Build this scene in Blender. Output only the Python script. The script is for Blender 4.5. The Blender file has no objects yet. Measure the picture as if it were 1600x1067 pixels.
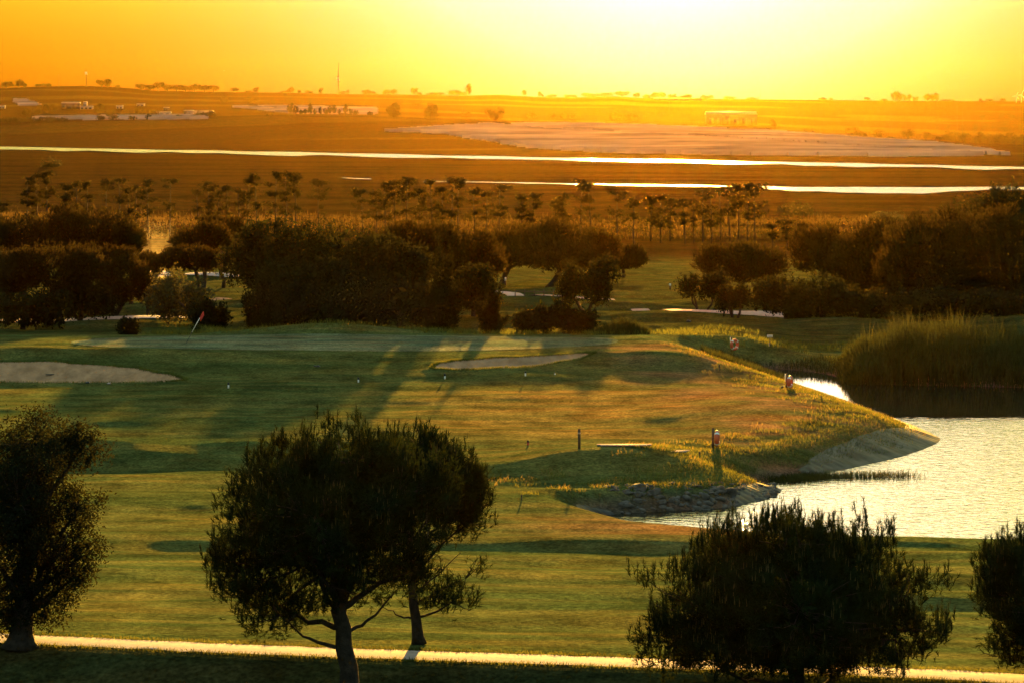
import bpy, math
import numpy as np
from mathutils import Vector

# ------------------------------------------------------------------ camera, world, sun, exposure
scene = bpy.context.scene
C = scene.collection
F = 5000.0            # focal length in photograph pixels (1600 wide)
CAMZ, HROW = 20.0, 165.0
cam_d = bpy.data.cameras.new('camera'); cam = bpy.data.objects.new('camera', cam_d); C.objects.link(cam)
cam.location = (0, 0, CAMZ); cam.rotation_euler = (math.radians(90), 0, 0)
cam_d.sensor_width = 36; cam_d.lens = 36 * F / 1600.0
cam_d.shift_y = -(533.5 - HROW) / 1600.0
cam_d.clip_start = 1; cam_d.clip_end = 20000
scene.camera = cam

SUN_AZ = math.radians(2.9)       # to the right of the view direction
SUN_EL = math.radians(4.8)
sun_dir = Vector((math.sin(SUN_AZ) * math.cos(SUN_EL), math.cos(SUN_AZ) * math.cos(SUN_EL), math.sin(SUN_EL)))
sd = bpy.data.lights.new('sun', 'SUN'); sun = bpy.data.objects.new('sun', sd); C.objects.link(sun)
sun.rotation_euler = (-sun_dir).to_track_quat('-Z', 'Y').to_euler()
sun.location = (30, 400, 300)
sd.energy = 5.0; sd.angle = math.radians(0.6); sd.color = (1.0, 0.50, 0.07)

world = bpy.data.worlds.new('World'); scene.world = world; world.use_nodes = True
wn, wl = world.node_tree.nodes, world.node_tree.links
wn.clear()
sky = wn.new('ShaderNodeTexSky'); sky.sky_type = 'NISHITA'; sky.sun_disc = False
sky.sun_elevation = SUN_EL; sky.sun_rotation = SUN_AZ
sky.air_density = 1.0; sky.dust_density = 0.6; sky.ozone_density = 1.0
# low-lying dust in the air reddens and dims the sky towards the horizon (the same all round)
gz = wn.new('ShaderNodeTexCoord'); gn = wn.new('ShaderNodeVectorMath'); gn.operation = 'NORMALIZE'; wl.new(gz.outputs['Generated'], gn.inputs[0])
gs = wn.new('ShaderNodeSeparateXYZ'); wl.new(gn.outputs[0], gs.inputs[0])
ga = wn.new('ShaderNodeMath'); ga.operation = 'MAXIMUM'; ga.inputs[1].default_value = 0.0; wl.new(gs.outputs[2], ga.inputs[0])
gb = wn.new('ShaderNodeMath'); gb.operation = 'ADD'; gb.inputs[1].default_value = 0.06; wl.new(ga.outputs[0], gb.inputs[0])
ext = wn.new('ShaderNodeCombineColor')
for i, k in enumerate((0.43, 0.42, 0.56)):
    q = wn.new('ShaderNodeMath'); q.operation = 'DIVIDE'; q.inputs[0].default_value = -k; wl.new(gb.outputs[0], q.inputs[1])
    e = wn.new('ShaderNodeMath'); e.operation = 'EXPONENT'; wl.new(q.outputs[0], e.inputs[0]); wl.new(e.outputs[0], ext.inputs[i])
tint = wn.new('ShaderNodeMix'); tint.data_type = 'RGBA'; tint.blend_type = 'MULTIPLY'; tint.inputs[0].default_value = 1
wl.new(sky.outputs[0], tint.inputs[6]); wl.new(ext.outputs[0], tint.inputs[7])
bg1 = wn.new('ShaderNodeBackground'); bg1.inputs[1].default_value = 0.15
wl.new(tint.outputs[2], bg1.inputs[0])
# the bright ring of scattered light round the low sun (the aureole), a function of the angle to the sun only
tc = wn.new('ShaderNodeTexCoord')
nrm = wn.new('ShaderNodeVectorMath'); nrm.operation = 'NORMALIZE'; wl.new(tc.outputs['Generated'], nrm.inputs[0])
dot = wn.new('ShaderNodeVectorMath'); dot.operation = 'DOT_PRODUCT'; dot.inputs[1].default_value = tuple(sun_dir)
wl.new(nrm.outputs[0], dot.inputs[0])
acos = wn.new('ShaderNodeMath'); acos.operation = 'ARCCOSINE'; acos.use_clamp = False; wl.new(dot.outputs['Value'], acos.inputs[0])
deg = wn.new('ShaderNodeMath'); deg.operation = 'DEGREES'; wl.new(acos.outputs[0], deg.inputs[0])
def expo(amp, rate):
    a = wn.new('ShaderNodeMath'); a.operation = 'MULTIPLY'; a.inputs[1].default_value = -rate; wl.new(deg.outputs[0], a.inputs[0])
    e = wn.new('ShaderNodeMath'); e.operation = 'EXPONENT'; wl.new(a.outputs[0], e.inputs[0])
    m = wn.new('ShaderNodeMath'); m.operation = 'MULTIPLY'; m.inputs[1].default_value = amp; wl.new(e.outputs[0], m.inputs[0])
    return m
comb = wn.new('ShaderNodeCombineColor')
for i, (amp, rate) in enumerate(((0.36, 0.062), (0.63, 0.066), (25.0, 0.54))):
    wl.new(expo(amp, rate).outputs[0], comb.inputs[i])
ext2 = wn.new('ShaderNodeCombineColor')
for i, k in enumerate((0.06, 0.18, 0.30)):
    q = wn.new('ShaderNodeMath'); q.operation = 'DIVIDE'; q.inputs[0].default_value = -k; wl.new(gb.outputs[0], q.inputs[1])
    e = wn.new('ShaderNodeMath'); e.operation = 'EXPONENT'; wl.new(q.outputs[0], e.inputs[0]); wl.new(e.outputs[0], ext2.inputs[i])
aur = wn.new('ShaderNodeMix'); aur.data_type = 'RGBA'; aur.blend_type = 'MULTIPLY'; aur.inputs[0].default_value = 1
wl.new(comb.outputs[0], aur.inputs[6]); wl.new(ext2.outputs[0], aur.inputs[7])
# close to the sun the ring turns white, never bluer than that
sp = wn.new('ShaderNodeSeparateColor'); wl.new(aur.outputs[2], sp.inputs[0])
mn = wn.new('ShaderNodeMath'); mn.operation = 'MULTIPLY'; mn.inputs[1].default_value = .97; wl.new(sp.outputs[1], mn.inputs[0])
mi = wn.new('ShaderNodeMath'); mi.operation = 'MINIMUM'; wl.new(sp.outputs[2], mi.inputs[0]); wl.new(mn.outputs[0], mi.inputs[1])
cc = wn.new('ShaderNodeCombineColor'); core = expo(.5, .7)
for i, src in enumerate((sp.outputs[0], sp.outputs[1], mi.outputs[0])):
    ac = wn.new('ShaderNodeMath'); ac.operation = 'ADD'; wl.new(src, ac.inputs[0]); wl.new(core.outputs[0], ac.inputs[1]); wl.new(ac.outputs[0], cc.inputs[i])
bg2 = wn.new('ShaderNodeBackground'); bg2.inputs[1].default_value = 1.0; wl.new(cc.outputs[0], bg2.inputs[0])
addw = wn.new('ShaderNodeAddShader'); wl.new(bg1.outputs[0], addw.inputs[0]); wl.new(bg2.outputs[0], addw.inputs[1])
wo = wn.new('ShaderNodeOutputWorld'); wl.new(addw.outputs[0], wo.inputs[0])

scene.view_settings.view_transform = 'Standard'; scene.view_settings.look = 'None'
scene.view_settings.gamma = 1.0; scene.view_settings.use_curve_mapping = False
scene.view_settings.exposure = 2.9
scene.render.engine = 'CYCLES'
scene.cycles.use_denoising = True
scene.cycles.max_bounces = 6; scene.cycles.diffuse_bounces = 2; scene.cycles.glossy_bounces = 2
scene.cycles.transmission_bounces = 3; scene.cycles.volume_bounces = 0; scene.cycles.transparent_max_bounces = 6
scene.cycles.sample_clamp_indirect = 4.0

rng = np.random.default_rng(7)

# ------------------------------------------------------------------ helpers
def mesh_np(name, V, faces, mat=None, parent=None, smooth=False):
    """faces: list of int arrays (n,3) or (n,4)"""
    me = bpy.data.meshes.new(name)
    V = np.asarray(V, dtype=np.float32)
    me.vertices.add(len(V)); me.vertices.foreach_set('co', V.ravel())
    faces = [np.asarray(f, dtype=np.int32) for f in faces if len(f)]
    nl = sum(f.size for f in faces); npoly = sum(len(f) for f in faces)
    me.loops.add(nl); me.polygons.add(npoly)
    me.loops.foreach_set('vertex_index', np.concatenate([f.ravel() for f in faces]))
    starts, off = [], 0
    for f in faces:
        starts.append(off + np.arange(len(f)) * f.shape[1]); off += f.size
    me.polygons.foreach_set('loop_start', np.concatenate(starts).astype(np.int32))
    if smooth:
        me.polygons.foreach_set('use_smooth', np.ones(npoly, dtype=bool))
    me.update(calc_edges=True); me.validate()
    if mat: me.materials.append(mat)
    o = bpy.data.objects.new(name, me); C.objects.link(o)
    if parent: o.parent = parent
    return o

class MB:
    """collects pieces into one mesh"""
    def __init__(s): s.V = []; s.T = []; s.Q = []; s.n = 0
    def add(s, V, T=None, Q=None):
        V = np.asarray(V, dtype=float)
        if T is not None and len(T): s.T.append(np.asarray(T) + s.n)
        if Q is not None and len(Q): s.Q.append(np.asarray(Q) + s.n)
        s.V.append(V); s.n += len(V)
    def tube(s, P, R, sides=6, cap=True):
        P = np.asarray(P, float); R = np.broadcast_to(np.asarray(R, float), (len(P),))
        d = np.gradient(P, axis=0); d /= np.linalg.norm(d, axis=1)[:, None] + 1e-9
        ref = np.array([0, 0, 1.0]) if abs(d[0][2]) < .9 else np.array([1.0, 0, 0])
        a = np.cross(d, ref); a /= np.linalg.norm(a, axis=1)[:, None] + 1e-9
        b = np.cross(d, a)
        th = np.arange(sides) * 2 * np.pi / sides
        ring = (np.cos(th)[None, :, None] * a[:, None, :] + np.sin(th)[None, :, None] * b[:, None, :]) * R[:, None, None] + P[:, None, :]
        V = ring.reshape(-1, 3); m = len(P)
        i = np.arange(m - 1)[:, None] * sides; j = np.arange(sides)[None, :]; k = (j + 1) % sides
        Q = np.stack([i + j, i + k, i + sides + k, i + sides + j], -1).reshape(-1, 4)
        T = None
        if cap:
            V = np.vstack([V, P[:1], P[-1:]]); c0 = m * sides
            jj = np.arange(sides); kk = (jj + 1) % sides
            T = np.vstack([np.stack([kk, jj, np.full(sides, c0)], -1), np.stack([(m - 1) * sides + jj, (m - 1) * sides + kk, np.full(sides, c0 + 1)], -1)])
        s.add(V, T, Q)
    def box(s, c, size, rz=0):
        x, y, z = np.asarray(size) / 2.0
        V = np.array([[sx * x, sy * y, sz * z] for sx in (-1, 1) for sy in (-1, 1) for sz in (-1, 1)])
        cr, sr = math.cos(rz), math.sin(rz)
        V = V @ np.array([[cr, sr, 0], [-sr, cr, 0], [0, 0, 1]]) + np.asarray(c, float)
        s.add(V, None, [[0, 1, 3, 2], [4, 6, 7, 5], [0, 4, 5, 1], [2, 3, 7, 6], [0, 2, 6, 4], [1, 5, 7, 3]])
    def build(s, name, mat, parent=None, smooth=False):
        fs = []
        if s.T: fs.append(np.vstack(s.T))
        if s.Q: fs.append(np.vstack(s.Q))
        return mesh_np(name, np.vstack(s.V), fs, mat, parent, smooth)

def empty(name, loc, label=None, cat=None, group=None, rz=0.0):
    o = bpy.data.objects.new(name, None); C.objects.link(o)
    o.location = loc; o.rotation_euler = (0, 0, rz); o.empty_display_size = .3
    if label: tag(o, label, cat, group)
    return o
def tag(o, label=None, cat=None, group=None, kind=None):
    if label: o['label'] = label
    if cat: o['category'] = cat
    if group: o['group'] = group
    if kind: o['kind'] = kind
    return o
def smooth01(t):
    t = np.clip(t, 0, 1); return t * t * (3 - 2 * t)
def unit(v): return v / (np.linalg.norm(v, axis=-1, keepdims=True) + 1e-9)

# ------------------------------------------------------------------ materials
def new_mat(name):
    m = bpy.data.materials.new(name); m.use_nodes = True
    n, l = m.node_tree.nodes, m.node_tree.links; n.clear()
    m.cycles.use_bump_map_correction = False
    out = n.new('ShaderNodeOutputMaterial')
    return m, n, l, out
def tex_noise(n, l, scale, detail=3, vec=None, dim='3D'):
    t = n.new('ShaderNodeTexNoise'); t.inputs['Scale'].default_value = scale; t.inputs['Detail'].default_value = detail
    if vec is not None: l.new(vec, t.inputs['Vector'])
    return t
def maprange(n, l, src, a, b, c, d):
    m = n.new('ShaderNodeMapRange'); m.inputs[1].default_value = a; m.inputs[2].default_value = b
    m.inputs[3].default_value = c; m.inputs[4].default_value = d; l.new(src, m.inputs[0]); return m.outputs[0]
def mixcol(n, l, fac, a, b, mode='MIX'):
    m = n.new('ShaderNodeMix'); m.data_type = 'RGBA'; m.blend_type = mode
    for s, v in ((0, fac), (6, a), (7, b)):
        if isinstance(v, (int, float)): m.inputs[s].default_value = v
        elif isinstance(v, tuple): m.inputs[s].default_value = (*v, 1)
        else: l.new(v, m.inputs[s])
    return m.outputs[2]

def leaf_mat(name, col, tcol, fac=.4, nscale=1.2):
    m, n, l, out = new_mat(name)
    g = n.new('ShaderNodeNewGeometry')
    t = tex_noise(n, l, nscale, 3, g.outputs['Position'])
    v = maprange(n, l, t.outputs[0], .3, .7, .55, 1.45)
    c1 = mixcol(n, l, 1.0, col, v, 'MULTIPLY'); c2 = mixcol(n, l, 1.0, tcol, v, 'MULTIPLY')
    d = n.new('ShaderNodeBsdfDiffuse'); l.new(c1, d.inputs[0])
    tr = n.new('ShaderNodeBsdfTranslucent'); l.new(c2, tr.inputs[0])
    mx = n.new('ShaderNodeMixShader'); mx.inputs[0].default_value = fac
    l.new(d.outputs[0], mx.inputs[1]); l.new(tr.outputs[0], mx.inputs[2]); l.new(mx.outputs[0], out.inputs[0])
    return m
def plain(name, col, rough=.7, metal=0, nscale=8, var=.25, bump=0.0, bscale=40, spec=.5):
    m, n, l, out = new_mat(name)
    p = n.new('ShaderNodeBsdfPrincipled'); g = n.new('ShaderNodeNewGeometry')
    t = tex_noise(n, l, nscale, 4, g.outputs['Position'])
    v = maprange(n, l, t.outputs[0], .3, .7, 1 - var, 1 + var)
    l.new(mixcol(n, l, 1.0, col, v, 'MULTIPLY'), p.inputs['Base Color'])
    p.inputs['Roughness'].default_value = rough; p.inputs['Metallic'].default_value = metal
    p.inputs['Specular IOR Level'].default_value = spec
    if bump:
        b = n.new('ShaderNodeBump'); b.inputs['Strength'].default_value = 1; b.inputs['Distance'].default_value = bump
        t2 = tex_noise(n, l, bscale, 5, g.outputs['Position']); l.new(t2.outputs[0], b.inputs['Height']); l.new(b.outputs[0], p.inputs['Normal'])
    l.new(p.outputs[0], out.inputs[0]); return m

def turf(name, col=None, rough_amt=2.0, fine=45.0, transl=.45, attr=None, sheen=(1.25, 1.1, .7)):
    """a carpet of fine upright blades: shading normals scattered by fine relief, part reflecting, part letting light through"""
    m, n, l, out = new_mat(name)
    g = n.new('ShaderNodeNewGeometry'); pos = g.outputs['Position']
    if attr:
        a = n.new('ShaderNodeAttribute'); a.attribute_name = attr; base = a.outputs['Color']
    else:
        base = None
    t1 = tex_noise(n, l, .35, 4, pos); t2 = tex_noise(n, l, 2.4, 4, pos); t3 = tex_noise(n, l, 6.5, 3, pos)
    v = maprange(n, l, t1.outputs[0], .3, .7, .62, 1.38)
    c = mixcol(n, l, 1.0, base if base is not None else col, v, 'MULTIPLY')
    c = mixcol(n, l, 1.0, c, maprange(n, l, t2.outputs[0], .3, .7, .7, 1.3), 'MULTIPLY')
    c = mixcol(n, l, 1.0, c, maprange(n, l, t3.outputs[0], .3, .7, .55, 1.45), 'MULTIPLY')
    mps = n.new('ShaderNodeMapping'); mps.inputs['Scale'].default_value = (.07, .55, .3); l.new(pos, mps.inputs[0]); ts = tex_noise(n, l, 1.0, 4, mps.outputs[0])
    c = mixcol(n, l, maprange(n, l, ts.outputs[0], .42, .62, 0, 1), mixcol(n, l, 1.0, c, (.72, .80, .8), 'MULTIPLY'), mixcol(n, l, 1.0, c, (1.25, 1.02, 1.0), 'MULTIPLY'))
    # dry patches
    t4 = tex_noise(n, l, .16, 5, pos)
    c = mixcol(n, l, maprange(n, l, t4.outputs[0], .5, .72, 0, .55), c, mixcol(n, l, 1.0, c, (1.5, 1.05, .8), 'MULTIPLY'))
    tf = tex_noise(n, l, fine, 2, pos)
    sub = n.new('ShaderNodeVectorMath'); sub.operation = 'SUBTRACT'; sub.inputs[1].default_value = (.5, .5, .5); l.new(tf.outputs['Color'], sub.inputs[0])
    sc = n.new('ShaderNodeVectorMath'); sc.operation = 'SCALE'; sc.inputs[3].default_value = rough_amt * 2.6; l.new(sub.outputs[0], sc.inputs[0])
    ad = n.new('ShaderNodeVectorMath'); ad.operation = 'ADD'; l.new(sc.outputs[0], ad.inputs[0]); l.new(g.outputs['Normal'], ad.inputs[1])
    nm = n.new('ShaderNodeVectorMath'); nm.operation = 'NORMALIZE'; l.new(ad.outputs[0], nm.inputs[0])
    d = n.new('ShaderNodeBsdfDiffuse'); l.new(c, d.inputs[0]); l.new(nm.outputs[0], d.inputs['Normal'])
    tr = n.new('ShaderNodeBsdfTranslucent'); l.new(mixcol(n, l, 1.0, c, sheen, 'MULTIPLY'), tr.inputs[0]); l.new(nm.outputs[0], tr.inputs['Normal'])
    mx = n.new('ShaderNodeMixShader'); mx.inputs[0].default_value = transl
    l.new(d.outputs[0], mx.inputs[1]); l.new(tr.outputs[0], mx.inputs[2]); l.new(mx.outputs[0], out.inputs[0])
    return m

def water_mat(name, col, waves, rough=.03):
    """waves: list of (scale, height)"""
    m, n, l, out = new_mat(name)
    g = n.new('ShaderNodeNewGeometry'); pos = g.outputs['Position']
    p = n.new('ShaderNodeBsdfPrincipled'); p.inputs['Base Color'].default_value = (*col, 1)
    p.inputs['Roughness'].default_value = rough; p.inputs['IOR'].default_value = 1.333
    return m, n, l, out, p, pos

M = {}
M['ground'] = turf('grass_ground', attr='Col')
M['green'] = turf('putting_turf', (.20, .25, .145), rough_amt=2.4, fine=60)
M['needle'] = leaf_mat('pine_needles', (.014, .023, .007), (.018, .024, .005), .25)
M['needle_mid'] = leaf_mat('pine_needles_far', (.010, .012, .005), (.045, .032, .007), .32, .6)
M['candle'] = leaf_mat('pine_shoots', (.06, .06, .022), (.10, .075, .022), .4)
M['leaf'] = leaf_mat('dark_leaves', (.011, .014, .006), (.022, .022, .006), .3)
M['olive'] = leaf_mat('olive_leaves', (.045, .05, .022), (.07, .06, .018), .38)
M['juniper'] = leaf_mat('juniper_scale_leaves', (.009, .011, .005), (.016, .016, .005), .25)
M['reed'] = leaf_mat('reed_blades', (.042, .050, .015), (.045, .045, .01), .35, .8)
M['dry_reed'] = leaf_mat('dry_reed_blades', (.045, .032, .011), (.085, .05, .013), .5, .06)
M['long_grass'] = leaf_mat('long_grass_blades', (.06, .085, .02), (.13, .125, .022), .45, .5)
M['dry_grass'] = leaf_mat('dry_grass_blades', (.15, .11, .045), (.28, .18, .05), .5, .5)
M['far_leaf'] = leaf_mat('far_leaves', (.03, .034, .014), (.06, .05, .015), .3, .1)
M['bark'] = plain('bark', (.026, .019, .014), .9, nscale=6, var=.5, bump=.03, bscale=14, spec=.2)
M['bark_light'] = plain('weathered_bark', (.06, .046, .034), .9, nscale=6, var=.5, bump=.03, bscale=14, spec=.2)
M['sand'] = plain('sand', (.38, .215, .115), .95, nscale=1.3, var=.25, bump=.14, bscale=4, spec=0)
M['concrete'] = plain('path_concrete', (.36, .275, .245), .9, nscale=2.5, var=.16, bump=.01, bscale=30, spec=.1)
M['wood'] = plain('weathered_post', (.10, .07, .045), .85, nscale=20, var=.4, spec=.2)
M['plank'] = plain('pale_planks', (.42, .31, .26), .7, nscale=10, var=.3)
M['white'] = plain('white_paint', (.78, .76, .72), .5, nscale=5, var=.06)
M['red'] = plain('orange_red_plastic', (.55, .09, .025), .45, nscale=5, var=.1)
M['flagred'] = plain('red_cloth', (.5, .04, .03), .8, nscale=5, var=.1)
M['black'] = plain('black_paint', (.02, .02, .02), .5, nscale=5, var=.1)
M['rock'] = plain('bank_stone', (.075, .06, .046), .95, nscale=3, var=.45, bump=.06, bscale=6)
M['steel'] = plain('galvanised_steel', (.05, .045, .04), .8, 0, nscale=.5, var=.1, spec=0)
M['wall_white'] = plain('limewash', (.25, .22, .19), .8, nscale=.3, var=.1, spec=0)
M['wall_grey'] = plain('render_wall', (.07, .055, .045), .85, nscale=.3, var=.1, spec=0)
M['roof'] = plain('roof_sheet', (.19, .16, .14), .6, nscale=.3, var=.1, spec=.08)
M['plastic'] = plain('tunnel_plastic', (.23, .165, .125), .9, nscale=.012, var=.5, spec=0)

# pond: ripples beyond the lee of the reeds, calm inside it
m, n, l, out, p, pos = water_mat('pond_water', (.016, .016, .009), None)
sep = n.new('ShaderNodeSeparateXYZ'); l.new(pos, sep.inputs[0])
wob = tex_noise(n, l, .5, 3, pos)
yy = n.new('ShaderNodeMath'); yy.operation = 'MULTIPLY_ADD'; yy.inputs[1].default_value = 3.0; l.new(wob.outputs[0], yy.inputs[0]); l.new(sep.outputs[1], yy.inputs[2])
lee = maprange(n, l, yy.outputs[0], 214.5, 217.8, 1.0, .05)
mp = n.new('ShaderNodeMapping'); mp.inputs['Scale'].default_value = (.75, 1.0, 1.0); l.new(pos, mp.inputs[0])
w1 = tex_noise(n, l, 2.2, 3, mp.outputs[0]); w2 = tex_noise(n, l, .35, 2, mp.outputs[0])
gust = maprange(n, l, w2.outputs[0], .35, .65, .6, 1.3)
hh = n.new('ShaderNodeMath'); hh.operation = 'MULTIPLY'; l.new(w1.outputs[0], hh.inputs[0]); l.new(lee, hh.inputs[1])
bp = n.new('ShaderNodeBump'); bp.inputs['Strength'].default_value = 1.0; bp.inputs['Distance'].default_value = .06
l.new(hh.outputs[0], bp.inputs['Height']); l.new(bp.outputs[0], p.inputs['Normal']); l.new(p.outputs[0], out.inputs[0])
M['pond'] = m
m, n, l, out, p, pos = water_mat('river_water', (.02, .02, .015), None, .08)
w1 = tex_noise(n, l, .8, 3, pos)
bp = n.new('ShaderNodeBump'); bp.inputs['Strength'].default_value = 1.0; bp.inputs['Distance'].default_value = .35
l.new(w1.outputs[0], bp.inputs['Height']); l.new(bp.outputs[0], p.inputs['Normal']); l.new(p.outputs[0], out.inputs[0])
M['river'] = m
# grey pond liner with folds
m, n, l, out = new_mat('liner_sheet')
p = n.new('ShaderNodeBsdfPrincipled'); g = n.new('ShaderNodeNewGeometry')
t = tex_noise(n, l, .9, 5, g.outputs['Position'])
l.new(mixcol(n, l, maprange(n, l, t.outputs[0], .4, .65, 0, 1), (.016, .015, .014), (.06, .052, .047)), p.inputs['Base Color'])
p.inputs['Roughness'].default_value = .6; p.inputs['Specular IOR Level'].default_value = .06
l.new(p.outputs[0], out.inputs[0]); M['liner'] = m

# ------------------------------------------------------------------ terrain height
ZW = -1.0
def P_(px, row, D): return np.array([(px - 800) / F * D, D, CAMZ - (row - HROW) * D / F])
def pw(px, row):    # a point of the pond's surface seen at this pixel
    D = (CAMZ - ZW) * F / (row - HROW); return ((px - 800) / F * D, D)
pond_px = [(2300, 862), (1600, 866), (1470, 864), (1330, 858), (1180, 850), (1070, 838), (1010, 824), (960, 813), (935, 806),
           (965, 803), (1020, 800), (1080, 797), (1140, 793), (1185, 784), (1215, 773), (1228, 766),
           (1215, 760), (1205, 752), (1225, 745), (1265, 742), (1300, 738), (1340, 730), (1400, 717), (1440, 705), (1466, 694), (1476, 687),
           (1466, 679), (1440, 668), (1405, 655), (1365, 640), (1330, 628), (1290, 615), (1255, 604), (1225, 592), (1195, 581), (1190, 577),
           (1225, 577), (1270, 581), (1318, 592), (1335, 599), (1400, 601), (1500, 603), (1600, 606), (1800, 606), (2100, 612), (2400, 650), (2600, 740), (2600, 820)]
def chaikin(P, k=2):
    P = np.asarray(P, float)
    for _ in range(k):
        Q = np.roll(P, -1, 0); P = np.stack([.75 * P + .25 * Q, .25 * P + .75 * Q], 1).reshape(-1, 2)
    return P
POND = chaikin([pw(*q) for q in pond_px], 1)
def poly_sd(X, Y, P):
    """signed distance, positive outside"""
    X = np.asarray(X, float); Y = np.asarray(Y, float)
    d2 = np.full(X.shape, 1e18); ins = np.zeros(X.shape, bool)
    for i in range(len(P)):
        ax, ay = P[i]; bx, by = P[(i + 1) % len(P)]
        ex, ey = bx - ax, by - ay
        t = np.clip(((X - ax) * ex + (Y - ay) * ey) / (ex * ex + ey * ey + 1e-12), 0, 1)
        d2 = np.minimum(d2, (X - ax - t * ex) ** 2 + (Y - ay - t * ey) ** 2)
        c = ((ay > Y) != (by > Y)) & (X < ex * (Y - ay) / (ey if ey else 1e-12) + ax)
        ins ^= c
    d = np.sqrt(d2); return np.where(ins, -d, d)

wr = np.random.default_rng(3)
def waves(n, lx, ly):
    a = wr.uniform(0, 2 * np.pi, n); k = wr.uniform(.6, 1.5, n)
    return np.cos(a) * k * 2 * np.pi / lx, np.sin(a) * k * 2 * np.pi / ly, wr.uniform(0, 6.28, n)
W1, W2, W3, W4 = waves(9, 34, 12), waves(9, 22, 16), waves(10, 160, 90), waves(10, 700, 500)
W5 = waves(8, 9, 5)
W6 = (wr.uniform(-1, 1, 10) * 2 * np.pi / 90, wr.uniform(.6, 1.7, 10) * 2 * np.pi / 10, wr.uniform(0, 6.28, 10))
def wsum(W, X, Y):
    s = 0
    for kx, ky, ph in zip(*W): s = s + np.sin(kx * X + ky * Y + ph)
    return s / math.sqrt(len(W[0]) / 2.0)

prof_y = [-60, 0, 30, 60, 84, 88, 92, 94.6, 97.4, 99, 105, 118, 130, 140, 150, 175, 200, 225, 238, 246, 258, 264, 270, 300, 330, 363, 400, 434, 500, 600, 700, 9000]
prof_z = [18.6, 17.6, 10.5, 5.0, 2.2, 2.15, 2.75, 3.5, 3.5, 3.42, 3.0, 2.0, 1.15, .6, .25, .02, .3, .85, 1.55, 1.7, 1.45, 1.1, .85, 0, -.9, -1.7, -2.6, -3.3, -4.6, -5.8, -6, -6]
from bisect import bisect
def smooth_interp(x, xs, ys):   # monotone-ish cubic (Catmull-Rom with limited slopes)
    xs = np.asarray(xs, float); ys = np.asarray(ys, float)
    h = np.diff(xs); dl = np.diff(ys) / h
    mm = np.zeros(len(xs)); mm[1:-1] = np.where(dl[:-1] * dl[1:] > 0, 2 * dl[:-1] * dl[1:] / (dl[:-1] + dl[1:] + 1e-12), 0)
    mm[0] = dl[0]; mm[-1] = dl[-1]
    i = np.clip(np.searchsorted(xs, x) - 1, 0, len(xs) - 2); t = np.clip((x - xs[i]) / h[i], 0, 1)
    return ((1 + 2 * t) * (1 - t) ** 2) * ys[i] + t * (1 - t) ** 2 * h[i] * mm[i] + t * t * (3 - 2 * t) * ys[i + 1] + t * t * (t - 1) * h[i] * mm[i + 1]
def path_y(X): return 99.0 - 7.0 * (X + 14.5) / 28.5 + .35 * np.sin(X * .16)
R1x = [-2000, 0, 250, 450, 600, 800, 1000, 1200, 1400, 1600, 3600]; R1r = [189, 188, 186, 182, 183.5, 190, 195, 204, 217, 226, 228]
R3x = [-2000, 0, 60, 130, 200, 240, 330, 420, 530, 640, 720, 780, 850, 900, 960, 1000, 1060, 1200, 1400, 1600, 3600]
R3r = [140, 138, 136, 134.5, 138, 142, 144, 145, 147.5, 148.5, 150, 148.5, 152.5, 153, 151, 153.5, 155, 156, 158, 159, 161]
# bunkers and green, outlined in plan
def plan(pts): return chaikin([((px - 800) / F * D, D) for px, D in pts], 2)
BUNK_L = plan([(-260, 229), (-120, 231.5), (40, 232), (130, 231), (200, 229.2), (260, 226.5), (292, 224), (270, 222.8), (180, 222.4), (60, 222.6), (-100, 223), (-240, 225)])
BUNK_R = plan([(676, 229.5), (690, 232.5), (740, 234.5), (820, 235.6), (900, 236.4), (932, 236.2), (915, 234.6), (860, 231.3), (800, 229.2), (740, 228.6), (695, 228.6)])
GREEN = plan([(95, 247), (150, 242.5), (300, 240.2), (500, 239.6), (700, 240), (850, 241.5), (945, 244.5), (975, 248), (930, 252), (800, 256), (560, 258.5), (330, 258), (170, 254)])
def ragged(P, a):
    t = np.arange(len(P)); c = P.mean(0); d = unit(P - c); return P + d * (a * (np.sin(t * 1.7) * .5 + np.sin(t * .9 + 1) * .6 + .5 * np.sin(t * 2.9 + 2)))[:, None]
BUNK_L, BUNK_R = ragged(BUNK_L, .28), ragged(BUNK_R, .22)
BUNK_B = plan([(322, 347), (345, 351), (372, 349), (368, 343), (338, 342)])
def gauss(X, Y, cx, cy, sx, sy): return np.exp(-((X - cx) / sx) ** 2 - ((Y - cy) / sy) ** 2)

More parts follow.
